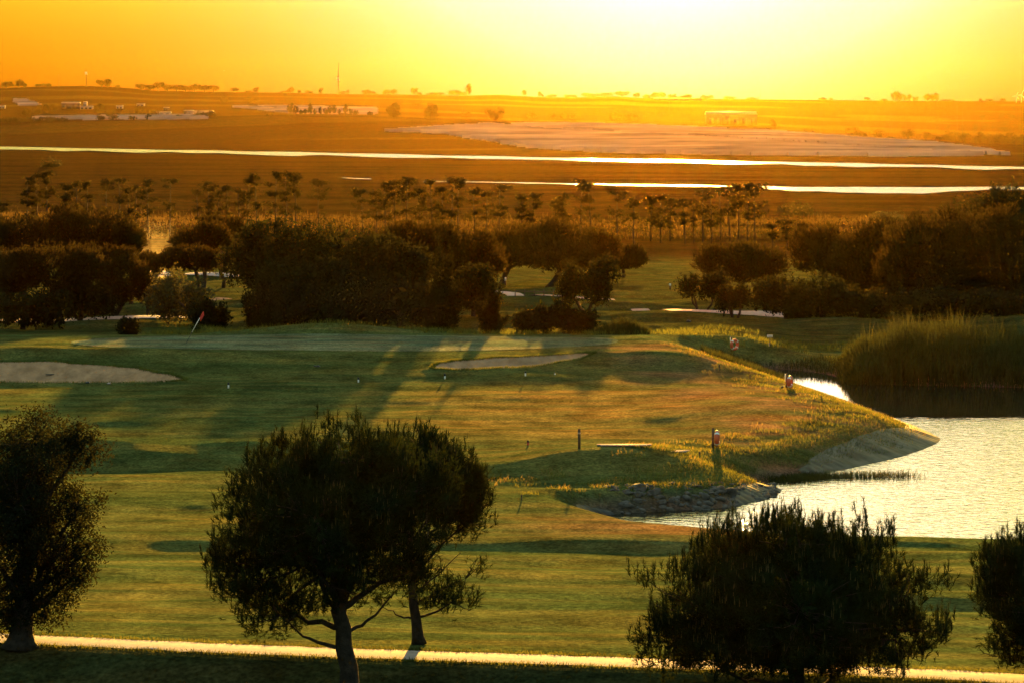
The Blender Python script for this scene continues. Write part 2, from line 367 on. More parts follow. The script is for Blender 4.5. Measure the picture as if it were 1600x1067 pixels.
def zf(X, Y, detail=True):
    X, Y = np.broadcast_arrays(np.asarray(X, float), np.asarray(Y, float))
    shp = X.shape; X = X.ravel(); Y = Y.ravel()
    wpath = 1 - smooth01((Y - 112) / 40)
    Yp = Y - (path_y(np.clip(X, -60, 60)) - 96) * wpath
    z = smooth_interp(Yp, prof_y, prof_z)
    dg = np.full(X.shape, 50.0); near = (Y > 60) & (Y < 360)
    dpond = np.full(X.shape, 200.0)
    if near.any():
        xn, yn = X[near], Y[near]
        dg[near] = poly_sd(xn, yn, GREEN); dpond[near] = poly_sd(xn, yn, POND)
    fair = smooth01((Yp - 99) / 14) * (1 - smooth01((Y - 225) / 25))
    fair = fair * (1 - .75 * smooth01((X - 8) / 6) * smooth01((Y - 172) / 8))
    z = z + (.06) * wsum(W1, X, Y) * fair + .024 * wsum(W5, X, Y) * fair + .075 * wsum(W6, X, Y) * fair * (.35 + .65 * smooth01((178 - Y) / 20))
    back = smooth01((Y - 262) / 20) * (1 - smooth01((Y - 420) / 120))
    z = z + .30 * wsum(W2, X, Y) * back * smooth01((dg - 3) / 10)
    marsh = smooth01((Y - 430) / 150)
    z = z + marsh * (.16 * wsum(W3, X, Y))
    # swale and step across the left of the fairway
    fx = 1 - smooth01((X + 13 + 1.5 * np.sin(Y * .5)) / 9)
    z = z + fx * (-.5 * np.exp(-((Y - 178.5) / 3.6) ** 2) + .34 * np.exp(-((Y - 187.5) / 3.2) ** 2) + .16 * np.exp(-((Y - 173) / 2.5) ** 2))
    z = z - .4 * np.exp(-((Y - 137) / 3.5) ** 2) * smooth01((X + 8) / 10) * (1 - smooth01((X - 6) / 5)) + .2 * np.exp(-((Y - 127.5) / 3) ** 2)
    wl_ = smooth01((X - 17) / 9) * smooth01((Y - 234) / 8) * (1 - smooth01((Y - 276) / 26)); z = z * (1 - wl_) - .35 * wl_
    # mound with the post at the pond, low ridge along the peninsula, mounds round the green
    z = z + 1.0 * gauss(X, Y, 5.4, 179.5, 6.6, 4.6)
    z = z + .55 * gauss(X, Y, 15.5, 206, 6, 12) - .75 * gauss(X, Y, 22.5, 228, 6.5, 10)
    z = z + .95 * gauss(X, Y, -15.3, 263, 7.5, 3.2)
    z = z + .5 * gauss(X, Y, 10.5, 235.5, 4.2, 3.2) + .35 * gauss(X, Y, 13, 252, 6, 4)
    z = z + .6 * gauss(X, Y, -34, 236.5, 16, 3.2)
    # bunkers
    for B, dep in ((BUNK_L, 1.05), (BUNK_R, 1.0), (BUNK_B, .5)):
        x0, y0 = B.min(0) - 4; x1, y1 = B.max(0) + 4
        s = (X > x0) & (X < x1) & (Y > y0) & (Y < y1)
        if s.any():
            d = poly_sd(X[s], Y[s], B)
            z[s] += -dep * smooth01((-d + .15) / 2.3) + .16 * np.exp(-((d - .5) / .7) ** 2)
    # pond bank
    slope = .34 + .25 * gauss(X, Y, 9, 166, 9, 6)
    bank = ZW - .12 + slope * dpond
    bank = np.where(dpond < 0, ZW - .12 + .5 * np.maximum(dpond, -3), bank)
    k = .35; hmix = np.clip(.5 + .5 * (bank - z) / k, 0, 1)
    zz = bank * (1 - hmix) + z * hmix - k * hmix * (1 - hmix)
    z = np.where((dpond < 14), zz, z)
    # far country
    far = Y > 900
    if far.any():
        x, y = X[far], Y[far]; u = x / y * F + 800
        rr = 231.5 + 31.5 * np.clip(u, -600, 2200) / 1600 - 9
        Dr = 26 * F / (rr - HROW)
        D1 = np.interp(u, [0, 800, 1600], [2600, 2500, 2130]); r1 = np.interp(u, R1x, R1r)
        z1 = CAMZ - (r1 - HROW) * D1 / F
        t = np.clip((y - Dr) / (D1 - Dr), 0, 1)
        za = -6 + (z1 + 6) * (t ** 1.15)
        r3 = np.interp(u, R3x, R3r); t2 = np.clip((y - 3600) / (5000 - 3600), 0, 1)
        row = r1 - 1.2 + (r3 - r1 + 1.2) * t2 ** .85 + .9 * np.sin(t2 * np.pi * 5 + u * .004) * (1 - t2) * np.clip(t2 * 4, 0, 1)
        dip = np.sin(np.clip((y - D1) / (3600 - D1), 0, 1) * np.pi); row = row + 4.5 * dip + 1.2 * (1 - np.clip((y - D1) / 60, 0, 1))
        zb = CAMZ - (row - HROW) * y / F
        zc = np.where(y < Dr, z[far], np.where(y < D1, za, zb))
        z5 = CAMZ - (r3 - HROW) * 5000 / F
        zc = np.where(y > 5000, z5 + (-4 - z5) * smooth01((y - 5000) / 1300), zc)
        zc = zc + np.clip((y - Dr) / 600, 0, 1) * (1 - np.clip((y - 4500) / 400, 0, 1)) * .55 * wsum(W4, x, y)
        z[far] = zc
    return z.reshape(shp)

_ys = np.concatenate([np.arange(86, 330, .06), np.geomspace(330, 5100, 3500)])
def hit(px, row, lo=0):
    """where the view ray through a pixel meets the ground"""
    X = (px - 800) / F * _ys; zr = CAMZ - (row - HROW) * _ys / F
    zt = zf(X, _ys); s = np.nonzero((zr < zt) & (_ys > lo))[0]
    i = s[0] if len(s) else len(_ys) - 1
    return np.array([X[i], _ys[i], zt[i]])
def g1(x, y): return float(zf(np.array([x]), np.array([y]))[0])

# ------------------------------------------------------------------ the ground sheet
rows = [-60, -30, 0, 20, 40, 55, 70, 78]
rows += list(np.arange(82, 108, .35)) + list(np.arange(108, 272, .48)) + list(np.arange(272, 340, 1.0))
d = 340.0
while d < 6400:
    rows.append(d); d *= 1.011
rows.append(6400)
rows = np.array(rows)
cols = np.concatenate([np.linspace(-2600, -420, 36)[:-1], np.linspace(-420, 420 + 1600, 320), np.linspace(2020, 4200, 36)[1:]])
Yg, Ug = np.meshgrid(rows, (cols - 800) / F, indexing='ij')
Xg = Ug * np.maximum(Yg, 70)
Zg = zf(Xg, Yg)
R_, K_ = Xg.shape
idx = np.arange(R_ * K_).reshape(R_, K_)
quads = np.stack([idx[:-1, :-1], idx[:-1, 1:], idx[1:, 1:], idx[1:, :-1]], -1).reshape(-1, 4)
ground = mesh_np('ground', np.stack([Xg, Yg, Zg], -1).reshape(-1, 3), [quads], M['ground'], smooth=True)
tag(ground, kind='structure')
# what grows where: fairway, rough, dry bank, marsh, fields; some sun and shade coloured in
def ground_col(X, Y):
    U = X / np.maximum(Y, 70) * F + 800
    c = np.zeros(X.shape + (3,))
    fairway = np.array([.110, .145, .045]); rough = np.array([.092, .132, .042]); dry = np.array([.24, .165, .075])
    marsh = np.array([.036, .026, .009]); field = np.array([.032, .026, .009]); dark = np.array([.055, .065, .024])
    c[:] = fairway
    def blend(col, w): 
        c[:] = c * (1 - w[..., None]) + col * w[..., None]
    blend(rough, smooth01((wsum(W1, X, Y) - .2) / .8) * .6 * (Y < 262))
    blend(dark, 1 - smooth01((Y - path_y(np.clip(X, -60, 60)) + 1.2) / 1.0))  # slope before the path: its lack of sun painted as darker turf
    dp = np.full(X.shape, 99.); s = (Y > 60) & (Y < 360); dp[s] = poly_sd(X[s], Y[s], POND)
    sunlit_gold = gauss(X, Y, 5, 207, 11, 20); blend(np.array([.27, .205, .06]), sunlit_gold * .8)  # dry gold turf, brightened in colour where the sun lights the fairway
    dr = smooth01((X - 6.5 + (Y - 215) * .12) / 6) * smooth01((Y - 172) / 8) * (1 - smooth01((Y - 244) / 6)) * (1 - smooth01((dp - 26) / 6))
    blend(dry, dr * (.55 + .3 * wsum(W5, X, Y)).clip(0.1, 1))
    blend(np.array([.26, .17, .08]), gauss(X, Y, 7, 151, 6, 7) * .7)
    blend(np.array([.16, .12, .085]), (1 - smooth01((dp - .6) / 1.6)))
    blend(np.array([.050, .066, .02]), smooth01((Y - 262) / 6) * (1 - smooth01((Y - 470) / 60)) * .85)  # rough behind the green; its dimness in tree shade painted into the colour
    blend(marsh, smooth01((Y - 470) / 90))
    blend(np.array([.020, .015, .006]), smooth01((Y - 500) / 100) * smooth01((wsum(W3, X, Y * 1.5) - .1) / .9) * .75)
    ff = smooth01((Y - 1500) / 250)
    blend(field, ff * .8)
    blend(np.array([.055, .052, .016]), ff * smooth01((wsum(W4, X * 1.1, Y * 1.7) - .5) / .2) * .8)
    blend(np.array([.028, .024, .011]), ff * smooth01((wsum(W4, X * 1.6 + 900, Y * 1.3) - .4) / .25) * .8)
    return c
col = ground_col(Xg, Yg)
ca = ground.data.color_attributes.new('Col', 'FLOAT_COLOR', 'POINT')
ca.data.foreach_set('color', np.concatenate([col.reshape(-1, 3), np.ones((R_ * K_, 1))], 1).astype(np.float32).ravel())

def sheet(name, poly, mat, lift=.03, step=.35):
    """a sheet laid on the ground inside an outline"""
    x0, y0 = poly.min(0); x1, y1 = poly.max(0)
    xs = np.arange(x0 - step, x1 + step, step); ys = np.arange(y0 - step, y1 + step, step)
    XX, YY = np.meshgrid(xs, ys, indexing='ij')
    sd_ = poly_sd(XX, YY, poly)
    # pull the outer ring of vertices onto the outline
    eps = .02
    gx = (poly_sd(XX + eps, YY, poly) - sd_) / eps; gy = (poly_sd(XX, YY + eps, poly) - sd_) / eps
    outm = (sd_ > 0) & (sd_ < step * 1.5)
    XX = np.where(outm, XX - gx * sd_, XX); YY = np.where(outm, YY - gy * sd_, YY)
    ok = sd_ < step * 1.45
    id_ = -np.ones(XX.shape, int); id_[ok] = np.arange(ok.sum())
    q = np.stack([id_[:-1, :-1], id_[1:, :-1], id_[1:, 1:], id_[:-1, 1:]], -1).reshape(-1, 4)
    inner = (sd_ < 0); cnt = (inner[:-1, :-1].astype(int) + inner[1:, :-1] + inner[1:, 1:] + inner[:-1, 1:]).reshape(-1)
    q = q[(q >= 0).all(1) & (cnt > 0)]
    V = np.stack([XX[ok], YY[ok], zf(XX[ok], YY[ok]) + lift], -1)
    return tag(mesh_np(name, V, [q], mat, smooth=True), kind='structure')
sheet('putting_green', GREEN, M['green'], .025, .4)
sheet('sand_bunker', BUNK_L, M['sand'], .035, .22)
sheet('sand_bunker', BUNK_R, M['sand'], .035, .22)
sheet('sand_bunker', BUNK_B, M['sand'], .04, .4)

# water
def flat(name, poly, z, mat):
    V = np.concatenate([poly, np.full((len(poly), 1), z)], 1)
    me = bpy.data.meshes.new(name); me.from_pydata([tuple(v) for v in V], [], [list(range(len(V)))]); me.materials.append(mat)
    o = bpy.data.objects.new(name, me); C.objects.link(o); return tag(o, kind='structure')
cen = POND.mean(0)
grow = []
for i in range(len(POND)):
    t = POND[(i + 1) % len(POND)] - POND[i - 1]; nn = np.array([t[1], -t[0]]) / (np.linalg.norm(t) + 1e-9)
    q = POND[i] + nn * .3
    if poly_sd(np.array([q[0]]), np.array([q[1]]), POND)[0] < 0: q = POND[i] - nn * .3
    grow.append(q)
flat('pond', np.array(grow), ZW, M['pond'])
def river(name, top, bot, z):
    pts = [((px - 800) / F * (CAMZ - z) * F / (r - HROW), (CAMZ - z) * F / (r - HROW)) for px, r in top + bot[::-1]]
    o = flat(name, np.array(pts), z, M['river']); return o
rr_ = np.random.default_rng(11)
xs = np.arange(-500, 2101, 40)
river('river', [(x, 229.6 + .01975 * x + .4 * rr_.standard_normal()) for x in xs], [(x, 234.0 + .0196 * x + .7 * rr_.standard_normal()) for x in xs], -5.35)
tx = [660, 760, 860, 1000, 1180, 1240, 1330, 1440, 1500, 1545, 1700, 2100]; tt = [283.5, 284.5, 286.8, 289, 291.3, 292.5, 292.8, 293, 292.6, 292.5, 293, 294]
bt = [283.9, 285.6, 288.1, 290.5, 293.6, 299, 301.5, 303.5, 298.5, 297, 297.5, 299]
xs2 = np.arange(660, 2100, 20)
river('channel', [(x, np.interp(x, tx, tt) + .2 * rr_.standard_normal()) for x in xs2], [(x, np.interp(x, tx, bt) + .4 * rr_.standard_normal()) for x in xs2], -5.4)
river('channel', [(535, 278), (560, 279.2), (580, 279.6)], [(535, 278.6), (560, 280.2), (580, 280.6)], -5.4)

# cart paths
def ribbon(name, P, w, mat, lift=.03):
    P = np.asarray(P, float); t = np.gradient(P, axis=0); t /= np.linalg.norm(t, axis=1)[:, None]
    nn = np.stack([-t[:, 1], t[:, 0]], 1)
    k = 7; offs = np.linspace(-w / 2, w / 2, k)
    jit = .05 * np.random.default_rng(5).standard_normal((len(P), 2))
    G = P[:, None, :] + nn[:, None, :] * offs[None, :, None]
    G[:, 0] += nn * jit[:, :1]; G[:, -1] += nn * jit[:, 1:]
    Z = zf(G[..., 0], G[..., 1]) + lift
    crown = .03 * (1 - (offs / (w / 2)) ** 2); Z = Z + crown[None, :]
    V = np.concatenate([G, Z[..., None]], 2).reshape(-1, 3)
    ii = np.arange(len(P) * k).reshape(len(P), k)
    q = np.stack([ii[:-1, :-1], ii[1:, :-1], ii[1:, 1:], ii[:-1, 1:]], -1).reshape(-1, 4)
    return tag(mesh_np(name, V, [q], mat, smooth=True), kind='structure')
RE = np.random.default_rng(8)
xp = np.arange(-55, 56, .4)
ribbon('cart_path', np.stack([xp, path_y(xp)], 1), 1.55, M['concrete'])
n_ = 9000; X = RE.uniform(-20, 20, n_); sd_ = RE.choice([-1, 1], n_); Y = path_y(X) + sd_ * (.8 + RE.uniform(-.12, .35, n_)); EDGE = np.stack([X, Y, zf(X, Y)], 1)
def path_px(pts, w):
    P = np.array([hit(px, r, 262)[:2] for px, r in pts]); s = np.linspace(0, len(P) - 1, 60)
    return ribbon('cart_path', np.stack([np.interp(s, np.arange(len(P)), P[:, 0]), np.interp(s, np.arange(len(P)), P[:, 1])], 1), w, M['concrete'], .06)
path_px([(-60, 503), (60, 502), (120, 501), (180, 498), (240, 496), (300, 496.5), (345, 500)], 2.6)
path_px([(200, 424), (250, 427), (300, 429), (360, 431), (420, 433)], 2.2)
path_px([(1000, 484), (1060, 486), (1120, 488), (1180, 490), (1240, 493)], 1.9)
path_px([(740, 456), (800, 459), (850, 462), (905, 466), (960, 469)], 2.0)

# ------------------------------------------------------------------ foliage and tree builders
def needles(mb, P, A, k, L, w, spread, r):
    n = len(P)
    P = np.repeat(P, k, 0); A = np.repeat(A, k, 0)
    D = unit(A + spread * r.standard_normal((n * k, 3)))
    S = unit(np.cross(D, r.standard_normal((n * k, 3))))
    base = P + A * r.uniform(-.5, .45, (n * k, 1)) * L
    Ls = L * r.uniform(.65, 1.15, (n * k, 1))
    V = np.stack([base - S * w / 2, base + S * w / 2, base + D * Ls], 1).reshape(-1, 3)
    mb.add(V, np.arange(n * k * 3).reshape(-1, 3))
def leaves(mb, P, size, r, flat=0.0):
    n = len(P)
    a = r.standard_normal((n, 3)); a[:, 2] *= (1 - flat); a = unit(a)
    b = unit(np.cross(a, r.standard_normal((n, 3))))
    L = size * r.uniform(.6, 1.3, (n, 1)); Wd = L * r.uniform(.35, .55, (n, 1))
    V = np.stack([P - a * L / 2, P + b * Wd / 2, P + a * L / 2, P - b * Wd / 2], 1).reshape(-1, 3)
    mb.add(V, None, np.arange(n * 4).reshape(-1, 4))
def spikes(mb, P, h, w, r, lean=.12):
    n = len(P); D = unit(np.array([0, 0, 1.0]) + lean * r.standard_normal((n, 3))); H = h * r.uniform(.5, 1.25, (n, 1))
    a = r.uniform(0, 6.28, n); S = np.stack([np.cos(a), np.sin(a), 0 * a], 1); T = np.cross(D, S)
    V = np.stack([P + S * w / 2, P - S * w / 4 + T * w * .43, P - S * w / 4 - T * w * .43, P + D * H], 1).reshape(-1, 3)
    i = np.arange(n)[:, None] * 4
    mb.add(V, np.concatenate([i + [0, 1, 3], i + [1, 2, 3], i + [2, 0, 3]]))
def lobes_sample(lobes, n, r, lo=.5, hi=1.0, rough=.13, density=None):
    """points and outward axes in the shells of ellipsoid lobes (c, radii)"""
    c = np.array([q[0] for q in lobes]); R = np.array([q[1] for q in lobes])
    wgt = np.array([q[2] if len(q) > 2 else 1.0 for q in lobes]) * (R[:, 0] * R[:, 1] + R[:, 0] * R[:, 2] + R[:, 1] * R[:, 2])
    pick = r.choice(len(lobes), n, p=wgt / wgt.sum())
    d = unit(r.standard_normal((n, 3)))
    rad = (lo ** 2 + (hi ** 2 - lo ** 2) * r.uniform(0, 1, n)) ** .5
    ph = pick * 1.7
    bump = np.sin(d[:, 0] * 7 + ph) * np.sin(d[:, 1] * 6 + 2 * ph) + np.sin(d[:, 2] * 9 + d[:, 0] * 5 + ph) * .8
    rad = rad * (1 + rough * bump)
    return c[pick] + d * R[pick] * rad[:, None], unit(d / R[pick])
def limb(mb, a, b, r0, r1, r, sag=.12, seg=7, sides=6):
    a, b = np.asarray(a, float), np.asarray(b, float); t = np.linspace(0, 1, seg)[:, None]
    L = np.linalg.norm(b - a); mid = r.standard_normal(3) * L * .06 + np.array([0, 0, -sag * L])
    P = a + (b - a) * t + mid * (4 * t * (1 - t)); P[1:-1] += r.standard_normal((seg - 2, 3)) * L * .015
    mb.tube(P, np.linspace(r0, r1, seg), sides); return P

def near_pine(name, label, base, trunk, tr, lobes, limbs, ntuft, r, candle_top=None, ncandle=0, k=13, L=.20, w=.020, up=.55, group=None, ch=.3):
    """all points in world; base is the root"""
    base = np.asarray(base, float); root = empty(name, base, label, 'tree', group)
    trunk = np.asarray(trunk) - base; lobes = [(np.asarray(q[0]) - base, np.asarray(q[1]), *q[2:]) for q in lobes]
    mb = MB(); s = np.linspace(0, len(trunk) - 1, 14)
    TP = np.stack([np.interp(s, np.arange(len(trunk)), trunk[:, i]) for i in range(3)], 1)
    rr = np.linspace(1, .3, 14) * tr; rr[0] *= 1.35; rr[1] *= 1.08
    TP[1:-1] += r.standard_normal((12, 3)) * tr * .12
    mb.tube(TP, rr, 10); mb.build('trunk', M['bark'], root, True)
    nc_ = ntuft // 22; Pc, Ac = lobes_sample(lobes, nc_, r, .45, 1.0, .2)
    P = np.repeat(Pc, 22, 0) + r.standard_normal((nc_ * 22, 3)) * [.19, .19, .17]; A = np.repeat(Ac, 22, 0)
    keep = P[:, 2] > .25
    P, A = P[keep], A[keep]
    A = unit(A * (1 - up) + np.array([0, 0, up]) + .25 * r.standard_normal(P.shape))
    # limbs to the given ends, then twigs to tufts
    br = MB(); nodes = []
    for (t, end, rad) in limbs:
        a = TP[int(np.clip(t, 0, 1) * 13)]; e = np.asarray(end) - base
        LP = limb(br, a, e, rad, rad * .25, r, .1, 9, 7); nodes.append(LP[2:])
    for q in lobes:      # a limb into every lobe
        a = TP[int(np.clip(.35 + .5 * r.random(), 0, 1) * 13)]; LP = limb(br, a, q[0], tr * .3, tr * .09, r, .04, 8, 6); nodes.append(LP[3:])
    nodes = np.vstack(nodes + [TP[7:]])
    tw = r.choice(len(P), min(len(P), 420), replace=False)
    for i in tw:
        dd = np.linalg.norm(nodes - P[i], axis=1) + .6 * np.maximum(0, nodes[:, 2] - P[i, 2])
        a = nodes[np.argmin(dd)]
        limb(br, a, P[i], .022, .008, r, .05, 4, 4)
    br.build('branches', M['bark'], root, True)
    nb = MB(); needles(nb, P, A, k, L, w, .55, r)
    if ncandle:
        sel = np.nonzero(A[:, 2] > .5)[0]
        out = np.array([min(np.linalg.norm((P[i] - q[0]) / q[1]) for q in lobes) for i in sel])
        sel = sel[(out > .82)]
        sel = r.choice(sel, min(ncandle, len(sel)), replace=False)
        hb = r.uniform(.3, 1.0, len(sel)) * ch * 1.5; ln = np.stack([r.standard_normal(len(sel)) * .10, r.standard_normal(len(sel)) * .10, np.ones(len(sel))], 1)
        st = np.linspace(0, 1, 7)
        Q = (P[sel][:, None, :] + ln[:, None, :] * (hb[:, None] * st[None, :])[..., None]).reshape(-1, 3)
        needles(nb, Q, unit(np.repeat(ln, 7, 0)), 7, .15, .018, .38, r)
        tips = P[sel] + ln * hb[:, None]
        cp = np.repeat(tips, 2, 0) + r.standard_normal((len(sel) * 2, 3)) * np.array([.05, .05, .03])
        cb = MB(); spikes(cb, cp, ch * .75, .026, r, .07); cb.build('shoots', M['candle'], root)['kind'] = 'stuff'
    Pi, _ = lobes_sample([q for q in lobes if len(q) < 3 or q[2] >= .8], 900, r, .05, .6, .0)
    leaves(nb, Pi[Pi[:, 2] > .6], .34, r)
    nb.build('crown', M['needle'], root)
    return root

def near_leafy(name, label, base, trunk, tr, lobes, limbs, nleaf, size, r, mat='leaf', cat='tree'):
    base = np.asarray(base, float); root = empty(name, base, label, cat)
    trunk = np.asarray(trunk) - base; lobes = [(np.asarray(q[0]) - base, np.asarray(q[1]), *q[2:]) for q in lobes]
    mb = MB(); s = np.linspace(0, len(trunk) - 1, 12)
    TP = np.stack([np.interp(s, np.arange(len(trunk)), trunk[:, i]) for i in range(3)], 1)
    rr = np.linspace(1, .3, 12) * tr; rr[0] *= 1.5; rr[1] *= 1.15; mb.tube(TP, rr, 10); mb.build('trunk', M['bark'], root, True)
    br = MB(); nodes = []
    for (t, end, rad) in limbs:
        LP = limb(br, TP[int(t * 11)], np.asarray(end) - base, rad, rad * .25, r, .05, 8, 7); nodes.append(LP[2:])
    for q in lobes:
        LP = limb(br, TP[int((.4 + .5 * r.random()) * 11)], q[0], tr * .3, tr * .08, r, .03, 8, 6); nodes.append(LP[3:])
    nodes = np.vstack(nodes)
    # clumps of leaves at twig ends
    nc = max(40, nleaf // 40)
    Pc, Ac = lobes_sample(lobes, nc, r, .4, 1.0, .16)
    for i in range(0, nc, 5):
        a = nodes[np.argmin(np.linalg.norm(nodes - Pc[i], axis=1))]; limb(br, a, Pc[i], .02, .006, r, .03, 4, 4)
    br.build('branches', M['bark'], root, True)
    P = np.repeat(Pc, 40, 0) + r.standard_normal((nc * 40, 3)) * .15
    P = P[P[:, 2] > .15]
    lb = MB(); leaves(lb, P, size, r); Pi, _ = lobes_sample(lobes, 700, r, .05, .62, 0); leaves(lb, Pi, .36, r); lb.build('crown', M[mat], root)
    return root

RT = np.random.default_rng(21)
def px_lobes(D, L):     # (px, row, rx, rz, [weight], [depth offset m]) to world ellipsoids
    out = []
    for q in L:
        px, row, rx, rz = q[:4]; wgt = q[4] if len(q) > 4 else 1.0; off = q[5] if len(q) > 5 else 0.0
        out.append((P_(px, row, D) + np.array([0, off, 0]), np.array([rx, max(rx, rz) * .95, rz]) * D / F, wgt))
    return out
def pt(px, row, D, off=0): return P_(px, row, D) + np.array([0, off, 0])

# ------------------------------------------------------------------ foreground trees
D = 92.0
bx = P_(548, 1075, D); base = np.array([bx[0], D, g1(bx[0], D)])
near_pine('stone_pine', 'large round-crowned pine in front of the pale path, forked dark trunk', base,
    [base, pt(540, 1020, D), pt(531, 950, D), pt(533, 880, D), pt(545, 800, D), pt(555, 720, D)], .30,
    px_lobes(D, [(530, 800, 165, 105), (555, 722, 110, 55), (465, 752, 95, 62), (400, 832, 76, 88), (420, 905, 78, 58, .7), (620, 770, 95, 78), (560, 850, 140, 70, .8), (440, 945, 78, 40, .75), (380, 890, 50, 50, .8), (520, 925, 90, 28, .3), (610, 905, 60, 36, .3), (500, 830, 120, 100, .8, 1.4), (500, 800, 120, 90, .8, -1.6)]),
    [(.35, pt(400, 920, D, .5), .1), (.3, pt(440, 955, D, -.6), .07), (.4, pt(660, 860, D, .4), .11), (.35, pt(620, 925, D, .6), .07), (.45, pt(470, 850, D, -1), .09), (.5, pt(610, 780, D, -.6), .1)],
    15500, RT, ncandle=520, ch=.26)
D = 98.6
bx = P_(655, 1008, D); base = np.array([bx[0], 99.6 - 7 * (bx[0] + 14.5) / 28.5 + 1.6, 0]); base[2] = g1(base[0], base[1]); D = base[1]
near_pine('stone_pine', 'smaller leaning pine growing just past the path, behind the large round pine', base,
    [base, pt(650, 960, D), pt(640, 890, D), pt(643, 800, D), pt(660, 715, D)], .19,
    px_lobes(D, [(690, 785, 66, 62), (655, 722, 62, 48), (715, 750, 42, 55), (730, 800, 28, 36), (600, 735, 50, 50, .8), (722, 905, 26, 36, .4), (680, 930, 55, 22, .22), (630, 905, 55, 35, .25)]),
    [(.3, pt(728, 905, D, .3), .045), (.25, pt(600, 945, D, -.4), .04), (.5, pt(735, 800, D), .06), (.35, pt(690, 940, D, .5), .03), (.4, pt(720, 860, D, -.4), .04)],
    6500, RT, ncandle=220, ch=.26)
D = 90.6
bx = P_(1245, 1075, D); base = np.array([bx[0], D, g1(bx[0], D)])
near_pine('stone_pine', 'broad low bushy pine with upright shoots, in front of the pond', base,
    [base, pt(1243, 1040, D), pt(1240, 990, D), pt(1245, 920, D), pt(1250, 850, D)], .26,
    px_lobes(D, [(1240, 925, 175, 105), (1225, 855, 115, 52), (1150, 885, 85, 60), (1330, 890, 85, 62), (1085, 945, 82, 78), (1405, 940, 76, 72), (1140, 985, 128, 50, .9), (1345, 985, 105, 60, .9), (1240, 1000, 150, 45, .9), (1240, 930, 150, 90, .8, 1.6), (1240, 940, 160, 85, .8, -1.7), (1060, 1000, 60, 45, .8), (1420, 985, 60, 40, .7), (1150, 1020, 110, 28, .6), (1330, 1025, 100, 26, .5)]),
    [(.15, pt(1130, 1035, D, -.5), .09), (.15, pt(1340, 1030, D, .4), .09), (.2, pt(1080, 1010, D, .4), .07), (.25, pt(1400, 980, D, -.4), .07)],
    17500, RT, ncandle=900, ch=.30)
D = 92.5
bx = P_(1650, 1085, D); base = np.array([bx[0], D, g1(bx[0], D)])
near_pine('stone_pine', 'pine cut off by the right edge, beside the broad bushy pine', base,
    [base, pt(1648, 1020, D), pt(1640, 950, D), pt(1640, 850, D)], .24,
    px_lobes(D, [(1625, 930, 100, 85), (1620, 868, 70, 45), (1590, 1000, 45, 55, .6), (1560, 905, 40, 45), (1700, 930, 90, 80), (1640, 930, 80, 80, .8, -1.2)]),
    [(.3, pt(1590, 1030, D), .06), (.3, pt(1700, 1000, D), .06)], 8000, RT, ncandle=300, ch=.28)
D = 97.5
bx = P_(32, 1010, D); base = np.array([bx[0], D, g1(bx[0], D)])
near_leafy('holm_oak', 'dark leafy tree at the left edge, standing beside the path', base,
    [base, pt(34, 980, D), pt(40, 930, D), pt(42, 860, D), pt(60, 780, D)], .42,
    px_lobes(D, [(55, 695, 80, 55), (126, 700, 50, 44), (15, 790, 95, 95), (122, 790, 42, 42), (70, 850, 70, 65), (126, 866, 38, 42), (110, 905, 36, 30, .7), (30, 930, 52, 50), (-50, 820, 90, 120), (70, 955, 38, 34, .8), (95, 915, 42, 36, .8), (20, 965, 40, 34, .8), (-20, 930, 50, 50, .8), (40, 760, 80, 80, .8, 1.2), (40, 780, 80, 90, .8, -1.3)]),
    [(.4, pt(120, 900, D), .09), (.45, pt(110, 830, D, -.5), .09), (.5, pt(-40, 820, D), .12)], 64000, .11, RT)

